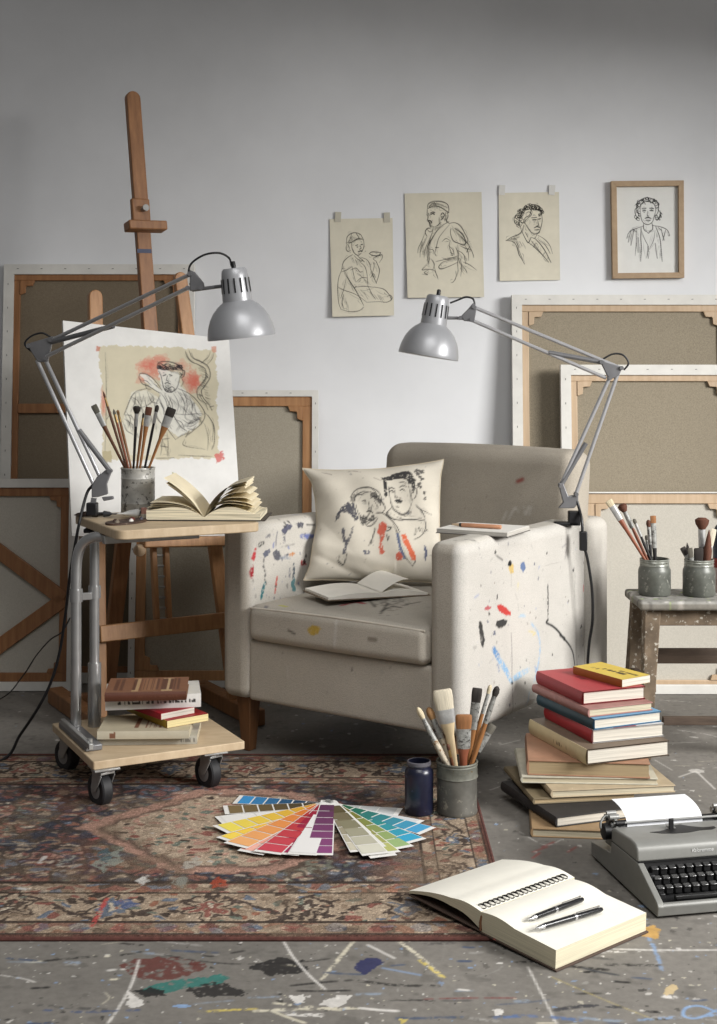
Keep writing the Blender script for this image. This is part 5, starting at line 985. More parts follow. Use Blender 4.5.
m.add(vs, [(j*k+i, j*k+i+1, (j+1)*k+i+1, (j+1)*k+i) for j in range(k-1) for i in range(k-1)]).build('rag_cloth', mat('brown_rag', C(64, 50, 42), .95), er)
pk = thing('eraser', 'small pink eraser standing between the zinc can and the open book', 'eraser', tuple(onz(144, 519, .6905)), .5)
MB().box((0, 0, .016), (.016, .012, .032)).build('eraser_block', mat('pink_rubber', C(178, 132, 118), .8, var=.1), pk, bevel=.003)
MB().box((0, 0, .008), (.0175, .0135, .014)).build('card_sleeve', mat('card_sleeve', C(190, 180, 164), .8), pk, bevel=.001)
# open book with riffled pages
ob = thing('open_book', 'open hardback with fanned yellowing pages on the rolling cart table', 'book', tuple(onz(204, 521, .6905)), math.radians(-2))
PGO = pagemat('old_page_block', C(236, 226, 198), 2, 420, .6); PGF = mat('old_page', C(232, 220, 190), .85, var=.05); CVO = mat('dark_book_cover', C(58, 50, 44), .6)
m = MB(); open_half(m, .160, .19, -1, .010, .030, .01, .022); m.build('left_pages', PGO, ob, angle=40)
m = MB(); open_half(m, .155, .19, 1, .010, .018, .01, .030); m.build('right_pages', PGO, ob, angle=40)
MB().box((-.086, .095, .0012), (.178, .20, .0024)).box((.083, .095, .0012), (.172, .20, .0024)).build('cover', CVO, ob, bevel=.0005)
def leaf(pts, z0=0):
    vs = []; pts = smooth_pts([V(x, 0, z) for x, z in pts], 6); n = len(pts)
    for yy in (.001, .189):
        for p in pts: vs.append((p.x, yy, p.z))
    MB().add(vs, [(k, k+1, n+k+1, n+k) for k in range(n-1)]).build('leaf', PGF, ob)
for P in ([(-.002, .010), (-.05, .034), (-.11, .040), (-.158, .036)], [(-.002, .010), (-.05, .037), (-.11, .045), (-.152, .043)], [(-.002, .010), (-.045, .039), (-.10, .050), (-.150, .050)], [(-.002, .012), (-.03, .05), (-.070, .088), (-.112, .118)], [(-.002, .012), (-.03, .046), (-.068, .080), (-.106, .104)], [(-.002, .012), (-.028, .042), (-.064, .072), (-.1, .098)],
          [(.002, .012), (.02, .052), (.060, .090), (.112, .108), (.118, .104)], [(.002, .012), (.02, .048), (.058, .080), (.105, .094), (.116, .090)], [(.002, .012), (.022, .045), (.06, .072), (.11, .080), (.128, .074)], [(.002, .012), (.022, .042), (.06, .062), (.11, .064), (.132, .056)], [(.002, .012), (.022, .038), (.06, .054), (.11, .052), (.138, .042)], [(.002, .012), (.022, .036), (.06, .048), (.11, .044), (.142, .034)], [(.002, .012), (.02, .050), (.058, .086), (.108, .102), (.117, .097)]): leaf(P)
# ================================================================ the rug
rx0, rx1, ry0, ry1 = -1.62, .302, 2.625, 3.86
rg = Paint(rx0, ry0, rx1, ry1, .0034, C(120, 96, 76)).dryness(3, 8, 6); ny, nx = rg.ny, rg.nx
X, Y = np.meshgrid(np.linspace(rx0, rx1, nx), np.linspace(ry0, ry1, ny))
NV_, BRK, BEI, TAN, SLB, GRN, DBR, PNK, RST, CRM_ = [np.array(C(*c)) for c in ((62, 66, 80), (146, 88, 78), (182, 162, 138), (150, 128, 106), (104, 118, 136), (112, 122, 110), (80, 68, 62), (182, 138, 120), (160, 104, 80), (198, 186, 166))]
def cells(sx, sy, seed, pal, wts, jitter=.8, warp=.012):
    """flat-coloured irregular motifs: nearest jittered centre, with dark outlines"""
    wx = X+warp*(noise2(nx, ny, 14, seed+50, 2)-.5)*4; wy = Y+warp*(noise2(nx, ny, 14, seed+51, 2)-.5)*4
    gx, gy = wx/sx, wy/sy; ix, iy = np.floor(gx).astype(int), np.floor(gy).astype(int); rs = np.random.RandomState(seed); T = 97
    jx, jy, cc = rs.rand(T, T), rs.rand(T, T), rs.choice(len(pal), (T, T), p=np.array(wts)/sum(wts)); d1 = np.full(X.shape, 9.); d2 = d1.copy(); ci = np.zeros(X.shape, int)
    for dx in (-1, 0, 1):
        for dy in (-1, 0, 1):
            a, b = (ix+dx) % T, (iy+dy) % T; px_, py_ = ix+dx+.5+(jx[b, a]-.5)*jitter, iy+dy+.5+(jy[b, a]-.5)*jitter
            d = np.hypot(gx-px_, gy-py_); nr = d < d1; d2 = np.where(nr, d1, np.minimum(d2, d)); ci = np.where(nr, cc[b, a], ci); d1 = np.where(nr, d, d1)
    return np.array(pal)[ci], d2-d1, d1
big, e1, c1 = cells(.062, .046, 3, [NV_, BRK, SLB, DBR, TAN, PNK, GRN], [5, 3, 1.6, 2.5, 1.6, 1, 1])
sml, e2, c2 = cells(.024, .017, 9, [NV_, BRK, BEI, SLB, RST, DBR, CRM_, GRN], [4, 3, 2.2, 1.6, 1.5, 3, .8, 1])
fld = np.where((c1 < .34)[..., None], sml, big); fld = np.where((e1 < .11)[..., None], DBR*.8, fld); fld = np.where(((c2 < .30) & (e1 > .2))[..., None], sml, fld)
z1 = noise2(nx, ny, 46, 201, 3)[..., None]; z2 = noise2(nx, ny, 34, 202, 3)[..., None]; z3 = noise2(nx, ny, 26, 203, 3)[..., None]
zone = NV_*.95+(BRK-NV_*.95)*np.clip((z1-.50)*9, 0, 1); zone = zone+(TAN*.9-zone)*np.clip((z2-.58)*9, 0, 1); zone = zone+(SLB*.9-zone)*np.clip((z3-.62)*9, 0, 1)
fld = fld*.74+zone*.26
def soft(a): return (a*3+np.roll(a, 1, 0)+np.roll(a, -1, 0)+np.roll(a, 1, 1)+np.roll(a, -1, 1))/7
rg.a = soft(fld)*.95
# medallion
mx, my = -.30, 3.245
ax_, ay_ = np.abs(X-mx), np.abs(Y-my)
wob = .022*(noise2(nx, ny, 22, 77, 3)-.5)*2+.012*np.sign(np.sin(X*70))*np.sin(Y*60)
md = np.maximum(ax_/.385+ay_/.42, ay_/.29)+wob*2
med, em, cm = cells(.028, .020, 21, [BEI, PNK, TAN, GRN, DBR, BRK], [5, 3.5, 2, 1.2, 1, .8])
inn = np.where((cm < .42)[..., None], med, BEI*.82+PNK*.12)
m1 = np.clip((1-md)*30, 0, 1)[..., None]; rg.a = rg.a*(1-m1)+(PNK*.9)*m1; m2 = np.clip((.84-md)*30, 0, 1)[..., None]; rg.a = rg.a*(1-m2)+inn*m2; m3 = np.clip(.05-np.abs(md-.84), 0, .05)[..., None]*16; rg.a = rg.a*(1-np.clip(m3, 0, .8))+DBR*np.clip(m3, 0, .8)
# spandrel towards the right border
sp_ = np.clip((X-(.02))*12-np.abs(Y-my)*2.2+.5+wob*6, 0, 1)[..., None]*.55; tanp, et, ctt = cells(.05, .036, 31, [TAN, BEI, BRK, RST, SLB, NV_, GRN], [5, 3, 2.4, 1.5, 1.2, 1.4, .8]); rg.a = rg.a*(1-sp_)+np.where((ctt < .4)[..., None], tanp, TAN*.95)*sp_
# borders: outer guard, broad floral band, inner guard
dist = np.minimum.reduce([(X-rx0)*1.75, (rx1-X)*1.75, Y-ry0, ry1-Y]); side = ((rx1-X)*1.75 < Y-ry0) & ((rx1-X)*1.75 < ry1-Y); along = np.where(side, Y, X)
bw = .285; yj = noise2(nx, ny, 5, 73, 2)
bor, eb, cb = cells(.030, .024, 41, [BEI, TAN, BRK, SLB, DBR, GRN, RST], [4, 4, 1.8, 1.6, 2.4, 1.4, 1])
per = .205; ph = (along % per)/per-.5; cen = (dist-.145)/.075; wv = noise2(nx, ny, 9, 71, 3)-.5; wv2 = noise2(nx, ny, 9, 72, 3)-.5
kk = np.floor(along/per) % 3; ros = np.where((kk == 0)[..., None], SLB*.95, np.where((kk == 1)[..., None], BRK*.95, DBR*1.1))
rr = np.hypot(ph*1.25+wv*.34, cen*.40+wv2*.34); pet = rr*(1+.22*np.cos(np.arctan2(cen*.4, ph*1.25)*6))
bc = np.where((cb < .40)[..., None], bor*.9, (BEI*.62+TAN*.36))
vine = np.abs(cen-.75*np.sin(along*2*math.pi/(per*2))+wv*.5) < .10; bc = np.where((vine & (rr > .30))[..., None], DBR*1.1, bc)
bc = np.where(((pet < .31) & (pet > .235))[..., None], DBR, bc); bc = np.where((pet < .235)[..., None], BEI*.85, bc); bc = np.where((pet < .17)[..., None], ros, bc); bc = np.where((pet < .06)[..., None], CRM_*.9, bc); bc = np.where(((cb < .22) & (yj < .62))[..., None], bor, bc)
ph2 = (along % .085)/.085-.5; gd, eg, cg = cells(.024, .015, 61, [BRK, TAN, DBR, SLB, BEI, RST], [3, 3.4, 2, 1, 2, 1])
g1 = np.where((np.hypot(ph2*1.6+wv*.4, ((dist-.045)/.03)*.6) < .42)[..., None], np.where((np.floor(along/.085) % 2 == 0)[..., None], BRK*.9, SLB*.8), TAN*.8); g1 = g1*.5+gd*.5
m = dist < bw; rg.a = np.where(m[..., None], bc, rg.a)
for a, b, col in ((.012, .020, DBR*.8), (.020, .068, g1), (.068, .075, DBR*.7), (.215, .222, DBR*.7), (.222, .272, gd*.75+TAN*.2), (.272, .285, DBR*.7)):
    k = ((dist > a) & (dist <= b))[..., None]; rg.a = np.where(k, col, rg.a)
rg.a = np.where((dist < .012)[..., None], np.array(C(92, 58, 50)), rg.a)
# wear
wear = noise2(nx, ny, 90, 88, 5)[..., None]; fine = noise2(nx, ny, 2.2, 89, 2)[..., None]; rs = np.random.RandomState(4); yarn = rs.rand(ny, nx)[..., None]
rg.a = rg.a*(.80+.56*wear)*(.80+.5*fine)*(.86+.28*yarn); thr = np.clip((noise2(nx, ny, 30, 91, 4)-.60)*7, 0, 1)[..., None]*(.3+.5*yarn); rg.a = rg.a*(1-thr)+np.array(C(128, 108, 88))*thr
spk = (rs.rand(ny, nx) < .045)[..., None]; rg.a = np.where(spk, rg.a*1.75+.01, rg.a); spk = (rs.rand(ny, nx) < .06)[..., None]; rg.a = np.where(spk, rg.a*.5, rg.a)
rg.a = rg.a*.72+(rg.a.mean(2, keepdims=True)*np.array([1.16, 1.0, .86]))*.22+np.array(C(122, 108, 96))*.06
# paint drips
rg.specks(120, .002, .007, [WH, WH, CRM, GRY, C(180, 90, 90)], None, .75)
for L, w, c in (([(107, 902), (100, 915), (92, 930)], .012, C(196, 88, 84)), ([(108, 893), (106, 898)], .02, C(206, 110, 104)), ([(45, 860), (40, 866)], .012, WH), ([(28, 893), (20, 892)], .012, WH), ([(140, 884), (146, 880)], .016, WH), ([(0, 847), (35, 847)], .006, GRY), ([(60, 868), (72, 860)], .018, C(160, 160, 150)), ([(55, 878), (80, 868)], .012, GRY)): rg.line(fp(L), w, c, .8, True, .3, .1)
for L, c in (([(92, 868), (105, 858), (122, 852), (118, 862), (124, 864), (104, 876)], C(150, 156, 146)), ([(182, 866), (195, 860), (205, 864), (200, 870), (186, 872)], C(190, 184, 172)), ([(136, 884), (146, 880), (150, 885), (140, 889)], WH), ([(172, 886), (182, 880), (190, 884), (182, 892)], C(150, 150, 140)), ([(112, 905), (130, 902), (140, 908), (122, 914)], C(92, 110, 150)), ([(208, 886), (220, 880), (228, 888), (214, 892)], C(178, 84, 62)), ([(98, 858), (108, 850), (112, 858), (104, 866)], C(84, 104, 110))): rg.poly(fp(L), c, .8, .006, .25)
rug = thing('rug', 'worn red, navy and beige oriental rug with floral border on the floor', 'rug', ((rx0+rx1)/2, (ry0+ry1)/2, 0))
Zr = .007+.0012*(noise2(nx, ny, 50, 5, 3))-.004*np.clip((.006-dist)/.006, 0, 1)
np_mesh('pile', np.stack([X, Y, Zr], -1).reshape(-1, 3), gridq(nx, ny), paintmat('wool_rug_pile', .95, vscale=120, var=.12, spec=.05, weave=330, wb=.5, fine=.35), rug, rg.a.reshape(-1, 3), world=True, angle=80)
b_ = MB(); 
for a, c in (((rx0, ry0), (rx1, ry0)), ((rx1, ry0), (rx1, ry1)), ((rx1, ry1), (rx0, ry1))): b_.tube([V(*a, .0042), V(*c, .0042)], .0045, 8)
b_.build('bound_edge', mat('red_brown_binding', C(84, 50, 44), .95, var=.25, scale=90), rug, world=True)
RZT = .0085
# ================================================================ colour fan decks
def fan_deck(label, pivot, strips, L, wd):
    t = thing('color_fan_deck', label, 'colour fan deck', tuple(pivot), group='paint colour fan decks on the rug'); card = paintmat('colour_card', .5, vscale=3, var=.02)
    for i, (ang, ln, cols, z) in enumerate(strips):
        a = math.radians(ang); R = Matrix.Rotation(a, 4, 'Z'); n = len(cols); w0, w1 = wd*.55, wd
        ys = [0, .02]; 
        seg = (ln-.035)/n; bars = []
        P = []; Cc = []; F = []
        def quad(x0, x1, c, s0=-1, s1=1, m=0.0, zz=0):
            o = len(P)
            for x, s in ((x0, s0), (x0, s1), (x1, s1), (x1, s0)):
                hw = (w0+(w1-w0)*x/ln)/2-m; P.append(R @ V(x, hw*s, z+zz+.0008+x*.02*(i % 2)*.3)); Cc.append(c)
            F.append((o, o+3, o+2, o+1))
        quad(-.012, ln, C(226, 224, 220)); 
        for k, c in enumerate(cols): quad(.024+k*seg+.003, .024+(k+1)*seg-.001, C(*c), m=.0028, zz=.0006)
        o = len(P)
        np_mesh('color_strip', np.array([tuple(p) for p in P]), np.array(F), card, t, np.array(Cc), smooth=False)
    MB().lathe([(0, .016), (.006, .0155), (.0065, .013), (.0065, -.001), (0, -.001)], 16).build('rivet', STEEL, t)
    return t
def shades(c0, c1, n=7):
    return [tuple(a+(b-a)*k/(n-1) for a, b in zip(c0, c1)) for k in range(n)]
def ang_of(p, px, py): q = onz(px, py, RZT)-p; return math.degrees(math.atan2(q.y, q.x)), math.hypot(q.x, q.y)
pv = onz(328, 806, RZT)
def S_(px, py, cols, z): a, l = ang_of(pv, px, py); return (a, l, cols, z)
fan_deck('left colour fan deck of blue, yellow, orange and red paint cards', pv, [
    S_(236, 800, shades((30, 46, 66), (62, 140, 196), 6), .001), S_(224, 812, shades((70, 60, 40), (120, 102, 70), 6), .0028), S_(219, 822, [(226, 224, 220)]*3, .0022), S_(220, 833, shades((206, 150, 50), (232, 214, 90), 7), .0055), S_(226, 843, shades((220, 150, 40), (240, 208, 84), 7), .0048),
    S_(235, 850, shades((206, 110, 44), (232, 170, 110), 7), .007), S_(250, 856, shades((200, 90, 50), (234, 176, 160), 7), .0064), S_(267, 858, shades((170, 50, 48), (196, 70, 84), 7), .0082), S_(284, 859, shades((150, 30, 50), (150, 40, 80), 7), .0094), S_(302, 860, [(226, 224, 222)]*2, .0088), S_(318, 860, shades((90, 50, 80), (134, 70, 120), 7), .0104)], .3, .068)
pv2 = onz(331, 807, RZT)
def S2_(px, py, cols, z): a, l = ang_of(pv2, px, py); return (a, l, cols, z)
fan_deck('right colour fan deck of green, teal, blue and olive paint cards', pv2, [
    S2_(400, 813, [(190, 192, 192)]*3, .001), S2_(418, 826, [(206, 208, 210)]*2, .002), S2_(428, 834, shades((36, 96, 66), (74, 156, 200), 7), .0062), S2_(416, 845, shades((40, 110, 70), (60, 160, 196), 7), .0052), S2_(402, 852, shades((110, 104, 40), (150, 176, 120), 6), .0075), S2_(388, 858, shades((96, 92, 40), (176, 180, 110), 6), .0068), S2_(384, 861, [(220, 220, 214)]*2, .0088), S2_(376, 860, shades((80, 74, 44), (206, 204, 188), 6), .0094), S2_(364, 856, shades((90, 80, 56), (196, 190, 170), 6), .0102)], .3, .064)
# ================================================================ floor can with brushes, and the blue jar
fcc = V((457-CX)/FPX*3.362, 3.362, .0082)
RCAN = mat('rusty_green_can', C(98, 96, 90), .45, .3, var=.25, scale=22, spots=(C(140, 136, 124), 40, .6), bump=.1, bscale=60)
RIMC = mat('painted_can_rim', C(104, 104, 95), .6, .2, var=.3, scale=50, spots=(C(96, 84, 62), 60, .6))
vessel('brush_can', 'large grey tin can of paintbrushes on the rug edge by the armchair', 'can', fcc, [(.050, 0), (.0512, .004), (.050, .008), (.050, .090)], .0475, .126, RCAN, parts=[('rim_band', [(.050, .088), (.0525, .090), (.051, .094), (.0505, .115), (.0515, .118), (.0505, .121), (.0525, .125), (.0515, .128), (.048, .1275)], RIMC)])
q = 6.4
def fc(x, y): return (400+x/q, 670+y/q)
B_WH = bristle('pale_bristles', C(216, 206, 184))
for L_, rp, tp, hd, fe, bs, kd, wd, bl, f2, hr, dy in (
    ('cream tipped brush leaning furthest left in the floor can', fc(295, 600), fc(112, 240), H_PT, F_PT, B_CR, 'round', .013, .03, .06, .0085, -.016),
    ('brush with rounded pale end, second from left in floor can', fc(320, 605), fc(180, 240), H_PT, F_PT, B_TN, 'round', .018, .030, .05, .0095, .010),
    ('wide white-bristled flat brush with pale wooden handle in the floor can', fc(345, 600), fc(268, 125), H_CR, F_SV, B_WH, 'flat', .045, .050, .032, .010, .000),
    ('short orange-bristled flat brush standing in front in the floor can', fc(405, 610), fc(408, 285), H_RD, F_PT, B_OR, 'flat', .038, .036, .048, .009, -.026),
    ('tall flat brush with black-brown bristles and silver ferrule, floor can', fc(440, 600), fc(496, 115), H_OR, F_PT, B_DK, 'flat', .024, .036, .065, .007, .012),
    ('slender brush with a cream tip, third from right in floor can', fc(455, 600), fc(580, 95), H_OR, F_PT, B_CR, 'round', .010, .022, .05, .0055, .024),
    ('amber brush with a round black tip, highest at right in floor can', fc(462, 600), fc(625, 105), H_OR, F_PT, B_DK, 'round', .015, .024, .07, .007, -.012),
    ('dark grey flat brush leaning lowest to the right in floor can', fc(475, 600), fc(598, 350), H_BK, F_PT, B_GY, 'flat', .018, .024, .05, .005, .004),
    ('short slim brown brush handle between the wide brushes of floor can', fc(335, 605), fc(305, 475), H_BR, F_BR, B_BR, 'round', .008, .015, .02, .004, -.034)):
    b0, t0 = in_jar(fcc, .0475, .126, rp, tp, dy); brush(L_, b0, t0, hd, fe, bs, kd, wd, bl, f2, hr, 'brushes in the floor can')
bj = V((419-CX)/FPX*3.355, 3.355, .0082)
BLUG = mat('navy_paint_glaze', C(26, 28, 46), .3, 0, var=.3, scale=24, spots=(C(64, 70, 100), 30, .64), spec=.5)
vessel('paint_jar', 'dark blue paint-coated glass jar on the rug beside the brush can', 'jar', bj, [(.033, 0), (.0355, .004), (.0358, .10), (.034, .108), (.0285, .114), (.0285, .120)], .026, .128, BLUG, parts=[('rim', [(.0285, .118), (.0305, .121), (.0300, .128), (.027, .1295), (.026, .126)], mat('worn_jar_rim', C(84, 82, 88), .5, var=.3, scale=50))])
# ================================================================ the tall pile of books on the floor
G2 = 'books in the tall floor pile'
def fbook(label, px, py, z, deg, w, h, t, cov, page='w', hard=True, paint=None, tilt=None):
    return book(label, onz(px, py, z), math.radians(deg), w, h, t, cov, page, G2, hard, None, paint, .0026, tilt)
z = .0005
fbook('tan covered book at the very bottom of the tall floor pile', 532, 837, z, -6, .24, .20, .021, (150, 124, 92), 'c'); z += .0217
fbook('black spined hardback low in the floor pile, above the tan one', 556.7, 827.5, z, 20, .21, .295, .024, (44, 42, 42), 'w'); z += .0247
fbook('worn olive thin hardback whose left corner sticks out furthest from pile', 534, 804.5, z, 9, .26, .27, .014, (112, 100, 78), 't'); z += .0147
fbook('thin brown-grey book under the pale green sheaf in the floor pile', 552, 798, z, 8, .315, .20, .018, (168, 152, 126), 'c'); z += .0187
fbook('slim pale green-grey book fifth from the bottom of the floor pile', 522, 783, z, -3, .335, .25, .016, (176, 172, 156), 'c'); z += .0167
fbook('old brown leather book set squarer than those above it in pile', 528, 775, z, -6, .30, .25, .037, (150, 112, 88), 't'); z += .0377
fbook('thick cream hardback with a mottled brown cover in the floor pile', 587, 765, z, 20, .235, .305, .038, (206, 190, 152), 'w', paint=lettered((110, 96, 82), (206, 190, 152), (120, 106, 88), [(.1, .1, .9, .9, .3)], (.3, .6, .3, .6, .35, 6))); z += .0387
fbook('bright red hardback with white corner, fifth from the pile top', 592.5, 743.5, z, 19, .205, .26, .033, (168, 46, 52), 'w', paint=lettered((206, 204, 202), (166, 44, 50), (110, 50, 54), [], None, blocks=[(.3, .0, .62, 1, (150, 50, 58))])); z += .0337
fbook('teal blue hardback between the red and dusty rose books in pile', 594, 730, z, 23, .202, .275, .027, (52, 78, 92), 'w', paint=lettered((110, 156, 190), (48, 70, 80), (40, 60, 70), [])); z += .0277
fbook('dusty rose hardback directly beneath the large red book on pile', 589, 717.5, z, 22, .19, .285, .021, (148, 106, 100), 'c'); z += .0217
fbook('large red cloth hardback with black lettering near the pile top', 583, 705, z, 20, .182, .25, .033, (164, 60, 64), 'w', paint=lettered((164, 62, 66), (150, 52, 56), (60, 34, 36), [(.55, .42, .72, .68, .6), (.35, .46, .44, .62, .5)])); z += .0337
fbook('small yellow paperback with dark lettering on top of the pile', 622, 687.5, z, 33, .10, .185, .020, (205, 178, 76), 'w', False, lettered((206, 180, 82), (150, 84, 34), (74, 60, 36), [(.42, .2, .56, .66, .75), (.62, .06, .72, .42, .7), (.28, .62, .40, .80, .35)]))
print('pile', z)
# ================================================================ big open sketchbook, pens
sk_o = V(.2396, 2.641, 0); sang = math.radians(-50)
skb = thing('open_sketchbook', 'large thick open sketchbook with blank pages on the floor in front', 'sketchbook', (sk_o.x, sk_o.y, .0088), sang); skb.rotation_euler = (0, math.radians(2.4), sang)
PGS_T = mat('sketchbook_page', C(224, 221, 210), .85, var=.03); PGS_E = pagemat('sketchbook_page_edges', C(212, 204, 178), 2, 900, .3)
def half2(name, w, h, sgn, prof):
    n = len(prof); vs = []
    for yy in (0, h):
        for x, zt, zb_ in prof: vs.append((sgn*x, yy, zt))
        for x, zt, zb_ in prof: vs.append((sgn*x, yy, zb_))
    f = []; mi = []
    for k in range(n-1):
        f += [(k, k+1, 2*n+k+1, 2*n+k), (k+n, 3*n+k, 3*n+k+1, k+n+1), (k, k+n, k+n+1, k+1), (2*n+k, 2*n+k+1, 3*n+k+1, 3*n+k)]; mi += [0, 1, 1, 1]
    f += [(n-1, 2*n-1, 4*n-1, 3*n-1), (0, 2*n, 3*n, n)]; mi += [1, 1]
    m = MB(); m.v = vs; m.f = f; m.mi = mi; return m.build(name, [PGS_T, PGS_E], skb, angle=40)
RH = []
for k in range(25):
    t = k/24; RH.append((.001+.192*t, .042+.005*math.sin(math.pi*min(1, t*2.2)) - .003*t, .0035))
half2('right_pages', .2, .265, 1, RH)
LH = []
for k in range(25):
    t = k/24; zt = .042-.030*t**.9+.012*math.sin(math.pi*t)+.004*math.sin(math.pi*min(1, t*2.5)); LH.append((.001+.208*t, zt, max(.0055, zt-.006-.030*(1-t)**2)))
half2('left_pages', .21, .275, -1, LH)
SKC = mat('sketchbook_cover', C(74, 60, 52), .7, spots=(C(150, 80, 70), 40, .62)); sc = MB(); sc.box((.0985, .1325, .0016), (.199, .271, .0032)).box((-.104, .1375, .0040), (.212, .281, .0026)).build('cover', SKC, skb, bevel=.0006)
MB().tube([V(0, .002, .034), V(-.002, .0, .02), V(0, -.001, .006)], .003, 8).build('headband', mat('headband_thread', C(120, 84, 60), .9), skb)
coil = MB(); nlo = 19
for k in range(nlo):
    y = .012+.240*k/(nlo-1); pts = []
    for j in range(13):
        a = 2*math.pi*j/12*.93+.6; pts.append(V(-.012+.0095*math.cos(a), y+.0042*math.sin(a)+.003*j/12, .0455+.003*math.sin(a)))
    coil.tube(pts, .0010, 6); coil.tube([V(-.020, y, .0475), V(-.004, y+.005, .0475)], .0010, 6)
coil.build('wire_binding', mat('black_wire', C(44, 42, 42), .35, .6), skb)
def skw(x, y, z): c, s = math.cos(sang), math.sin(sang); return sk_o+V(c*x-s*y, s*x+c*y, z)
def pen(label, a, b, m_body, m_clip, chrome_mid):
    a, b = Vector(a), Vector(b); L = (b-a).length; t = thing('pen', label, 'pen', tuple(a), group='pens on the sketchbook'); t.rotation_mode = 'QUATERNION'; t.rotation_quaternion = (b-a).to_track_quat('X', 'Z'); Mx = Matrix.Rotation(math.radians(90), 4, 'Y'); r = .0058
    MB().loft([(L*.12, r*.92, r*.92), (L*.5, r, r), (L*.93, r*.9, r*.9), (L*.97, r*.6, r*.6)], 14, Mx).build('barrel', m_body, t)
    MB().loft([(0, r*.15, r*.15), (L*.05, r*.6, r*.6), (L*.12, r*.9, r*.9)], 14, Mx).build('tip', m_clip, t)
    MB().loft([(L*chrome_mid, r*1.06, r*1.06), (L*chrome_mid+.006, r*1.06, r*1.06)], 14, Mx).build('ring', m_clip, t)
    MB().box((L*.76, 0, r*1.25), (L*.34, .003, .0014)).box((L*.92, 0, r*1.1), (.004, .003, .004)).build('clip', m_clip, t); return t
PENB = mat('black_pen_lacquer', C(24, 24, 26), .25, spec=.6); PENC = mat('pen_chrome', C(190, 190, 192), .2, .95)
def on_page(px, py, z=.0545): return onz(px, py, z)
pen('black and silver pen with long clip, farther of the two on sketchbook', on_page(528.5, 919.5), on_page(584.5, 898.5), PENB, PENC, .45)
pen('thicker all-black pen with chrome tip, nearer one on sketchbook page', on_page(535.5, 928.5), on_page(604, 908.5, .0525), PENB, PENC, .55)
# ================================================================ typewriter
TWO = V(.603, 2.72, 0); TWA = math.radians(11.8); TWU, TWV = V(math.cos(TWA), math.sin(TWA), 0), V(-math.sin(TWA), math.cos(TWA), 0); TW = .31
def tl_(p): d = Vector(p)-TWO; return V(d.dot(TWU), d.dot(TWV), d.z)
tw = thing('typewriter', 'grey portable typewriter with black keys and a sheet of white paper', 'typewriter', tuple(TWO), TWA)
TWG = mat('grey_typewriter_enamel', C(126, 126, 122), .38, .1, var=.05, scale=40, spec=.5); TWD = mat('darker_grey_enamel', C(104, 104, 101), .42, .1, var=.05, spec=.5); TWB = mat('typewriter_black', C(20, 20, 21), .5)
MX = Matrix(((0, 0, 1, 0), (1, 0, 0, 0), (0, 1, 0, 0), (0, 0, 0, 1)))   # prism (y,z) extruded along x
cheek = [(.004, .006), (-.001, .026), (.004, .034), (.016, .040), (.060, .061), (.090, .075), (.104, .081), (.24, .077), (.248, .050), (.36, .036), (.36, .006)]
body = MB(); body.prism(cheek, 0, .014, MX).prism(cheek, TW-.014, TW, MX)
body.prism([(.004, .006), (-.001, .026), (.003, .032), (.010, .032), (.018, .022), (.020, .006)], .010, TW-.010, MX); body.prism([(.24, .010), (.248, .050), (.36, .036), (.36, .006), (.02, .006), (.02, .010)], .010, TW-.010, MX)
body.build('body_shell', TWG, tw, bevel=.004, seg=3)
MB().prism([(.018, .018), (.10, .052), (.104, .082), (.24, .077), (.24, .018)], .014, TW-.014, MX).build('key_well', TWB, tw)
MB().box((TW/2, .18, .004), (TW-.02, .33, .008)).build('base_plate', TWB, tw, bevel=.002)
MB().prism([(.101, .081), (.1025, .100), (.105, .109), (.110, .1135), (.120, .1165), (.142, .1175), (.236, .108), (.242, .102), (.242, .077)], .0, TW, MX).build('top_cover', TWG, tw, bevel=.004, seg=3)
MB().prism([(.1, .0795), (.1, .0815), (.243, .0775), (.243, .0755)], .001, TW-.001, MX).build('cover_seam', TWB, tw)
# type opening and card guide
nC = V(0, -(.108-.1175), .236-.142).normalized(); nW = (TWV*(nC.y)+V(0, 0, nC.z)); p0 = TWO+TWV*.142+V(0, 0, .1183)
cr = [(649.8, 832), (660, 831), (668, 828.5), (673, 825.5), (680, 824.3), (690, 826), (703, 827.2), (714, 826.2), (716, 827.6), (712, 829.2), (700, 830), (690, 832), (676, 833.2), (662, 833.2)]
cl = [tl_(onplane(x, y, p0, nW)) for x, y in cr]; m = MB(); k = len(cl); m.add(cl+[p-V(0, 0, .004) for p in cl], [tuple(range(k)), tuple(range(2*k-1, k-1, -1))]+[(i, k+i, k+(i+1) % k, (i+1) % k) for i in range(k)]).build('type_opening', TWB, tw, smooth=False)
g0 = tl_(onplane(671.5, 829, p0, nW)); MB().box(g0+V(0, .002, .010), (.011, .004, .024)).build('card_guide', TWB, tw, bevel=.001)
for s in range(9): MB().beam(g0+V(-.010+.0025*s, .002, .001), g0+V(-.004+.001*s, .022, .004), .0014, .002, (1, 0, 0)).build('type_bar', STEEL, tw)
# badge lettering on the cover front
fc_ = bpy.data.curves.new('badge', 'FONT'); fc_.body = 'Valoremme'; fc_.size = .0125; fc_.extrude = .0006; fc_.shear = .25; fo = bpy.data.objects.new('badge_tmp', fc_); COL.objects.link(fo)
dg = bpy.context.evaluated_depsgraph_get(); me = bpy.data.meshes.new_from_object(fo.evaluated_get(dg)); bpy.data.objects.remove(fo)
bx0 = tl_(at(684.5, 850, 2.875)); bo = bpy.data.objects.new('badge', me); me.materials.clear(); bo.location = (bx0.x, .1014, .0935); bo.rotation_euler = (math.radians(84), 0, 0); bo.parent = tw; me.materials.append(mat('badge_silver', C(214, 214, 212), .35, .2)); COL.objects.link(bo); bo.scale = (.86, .86, 1)
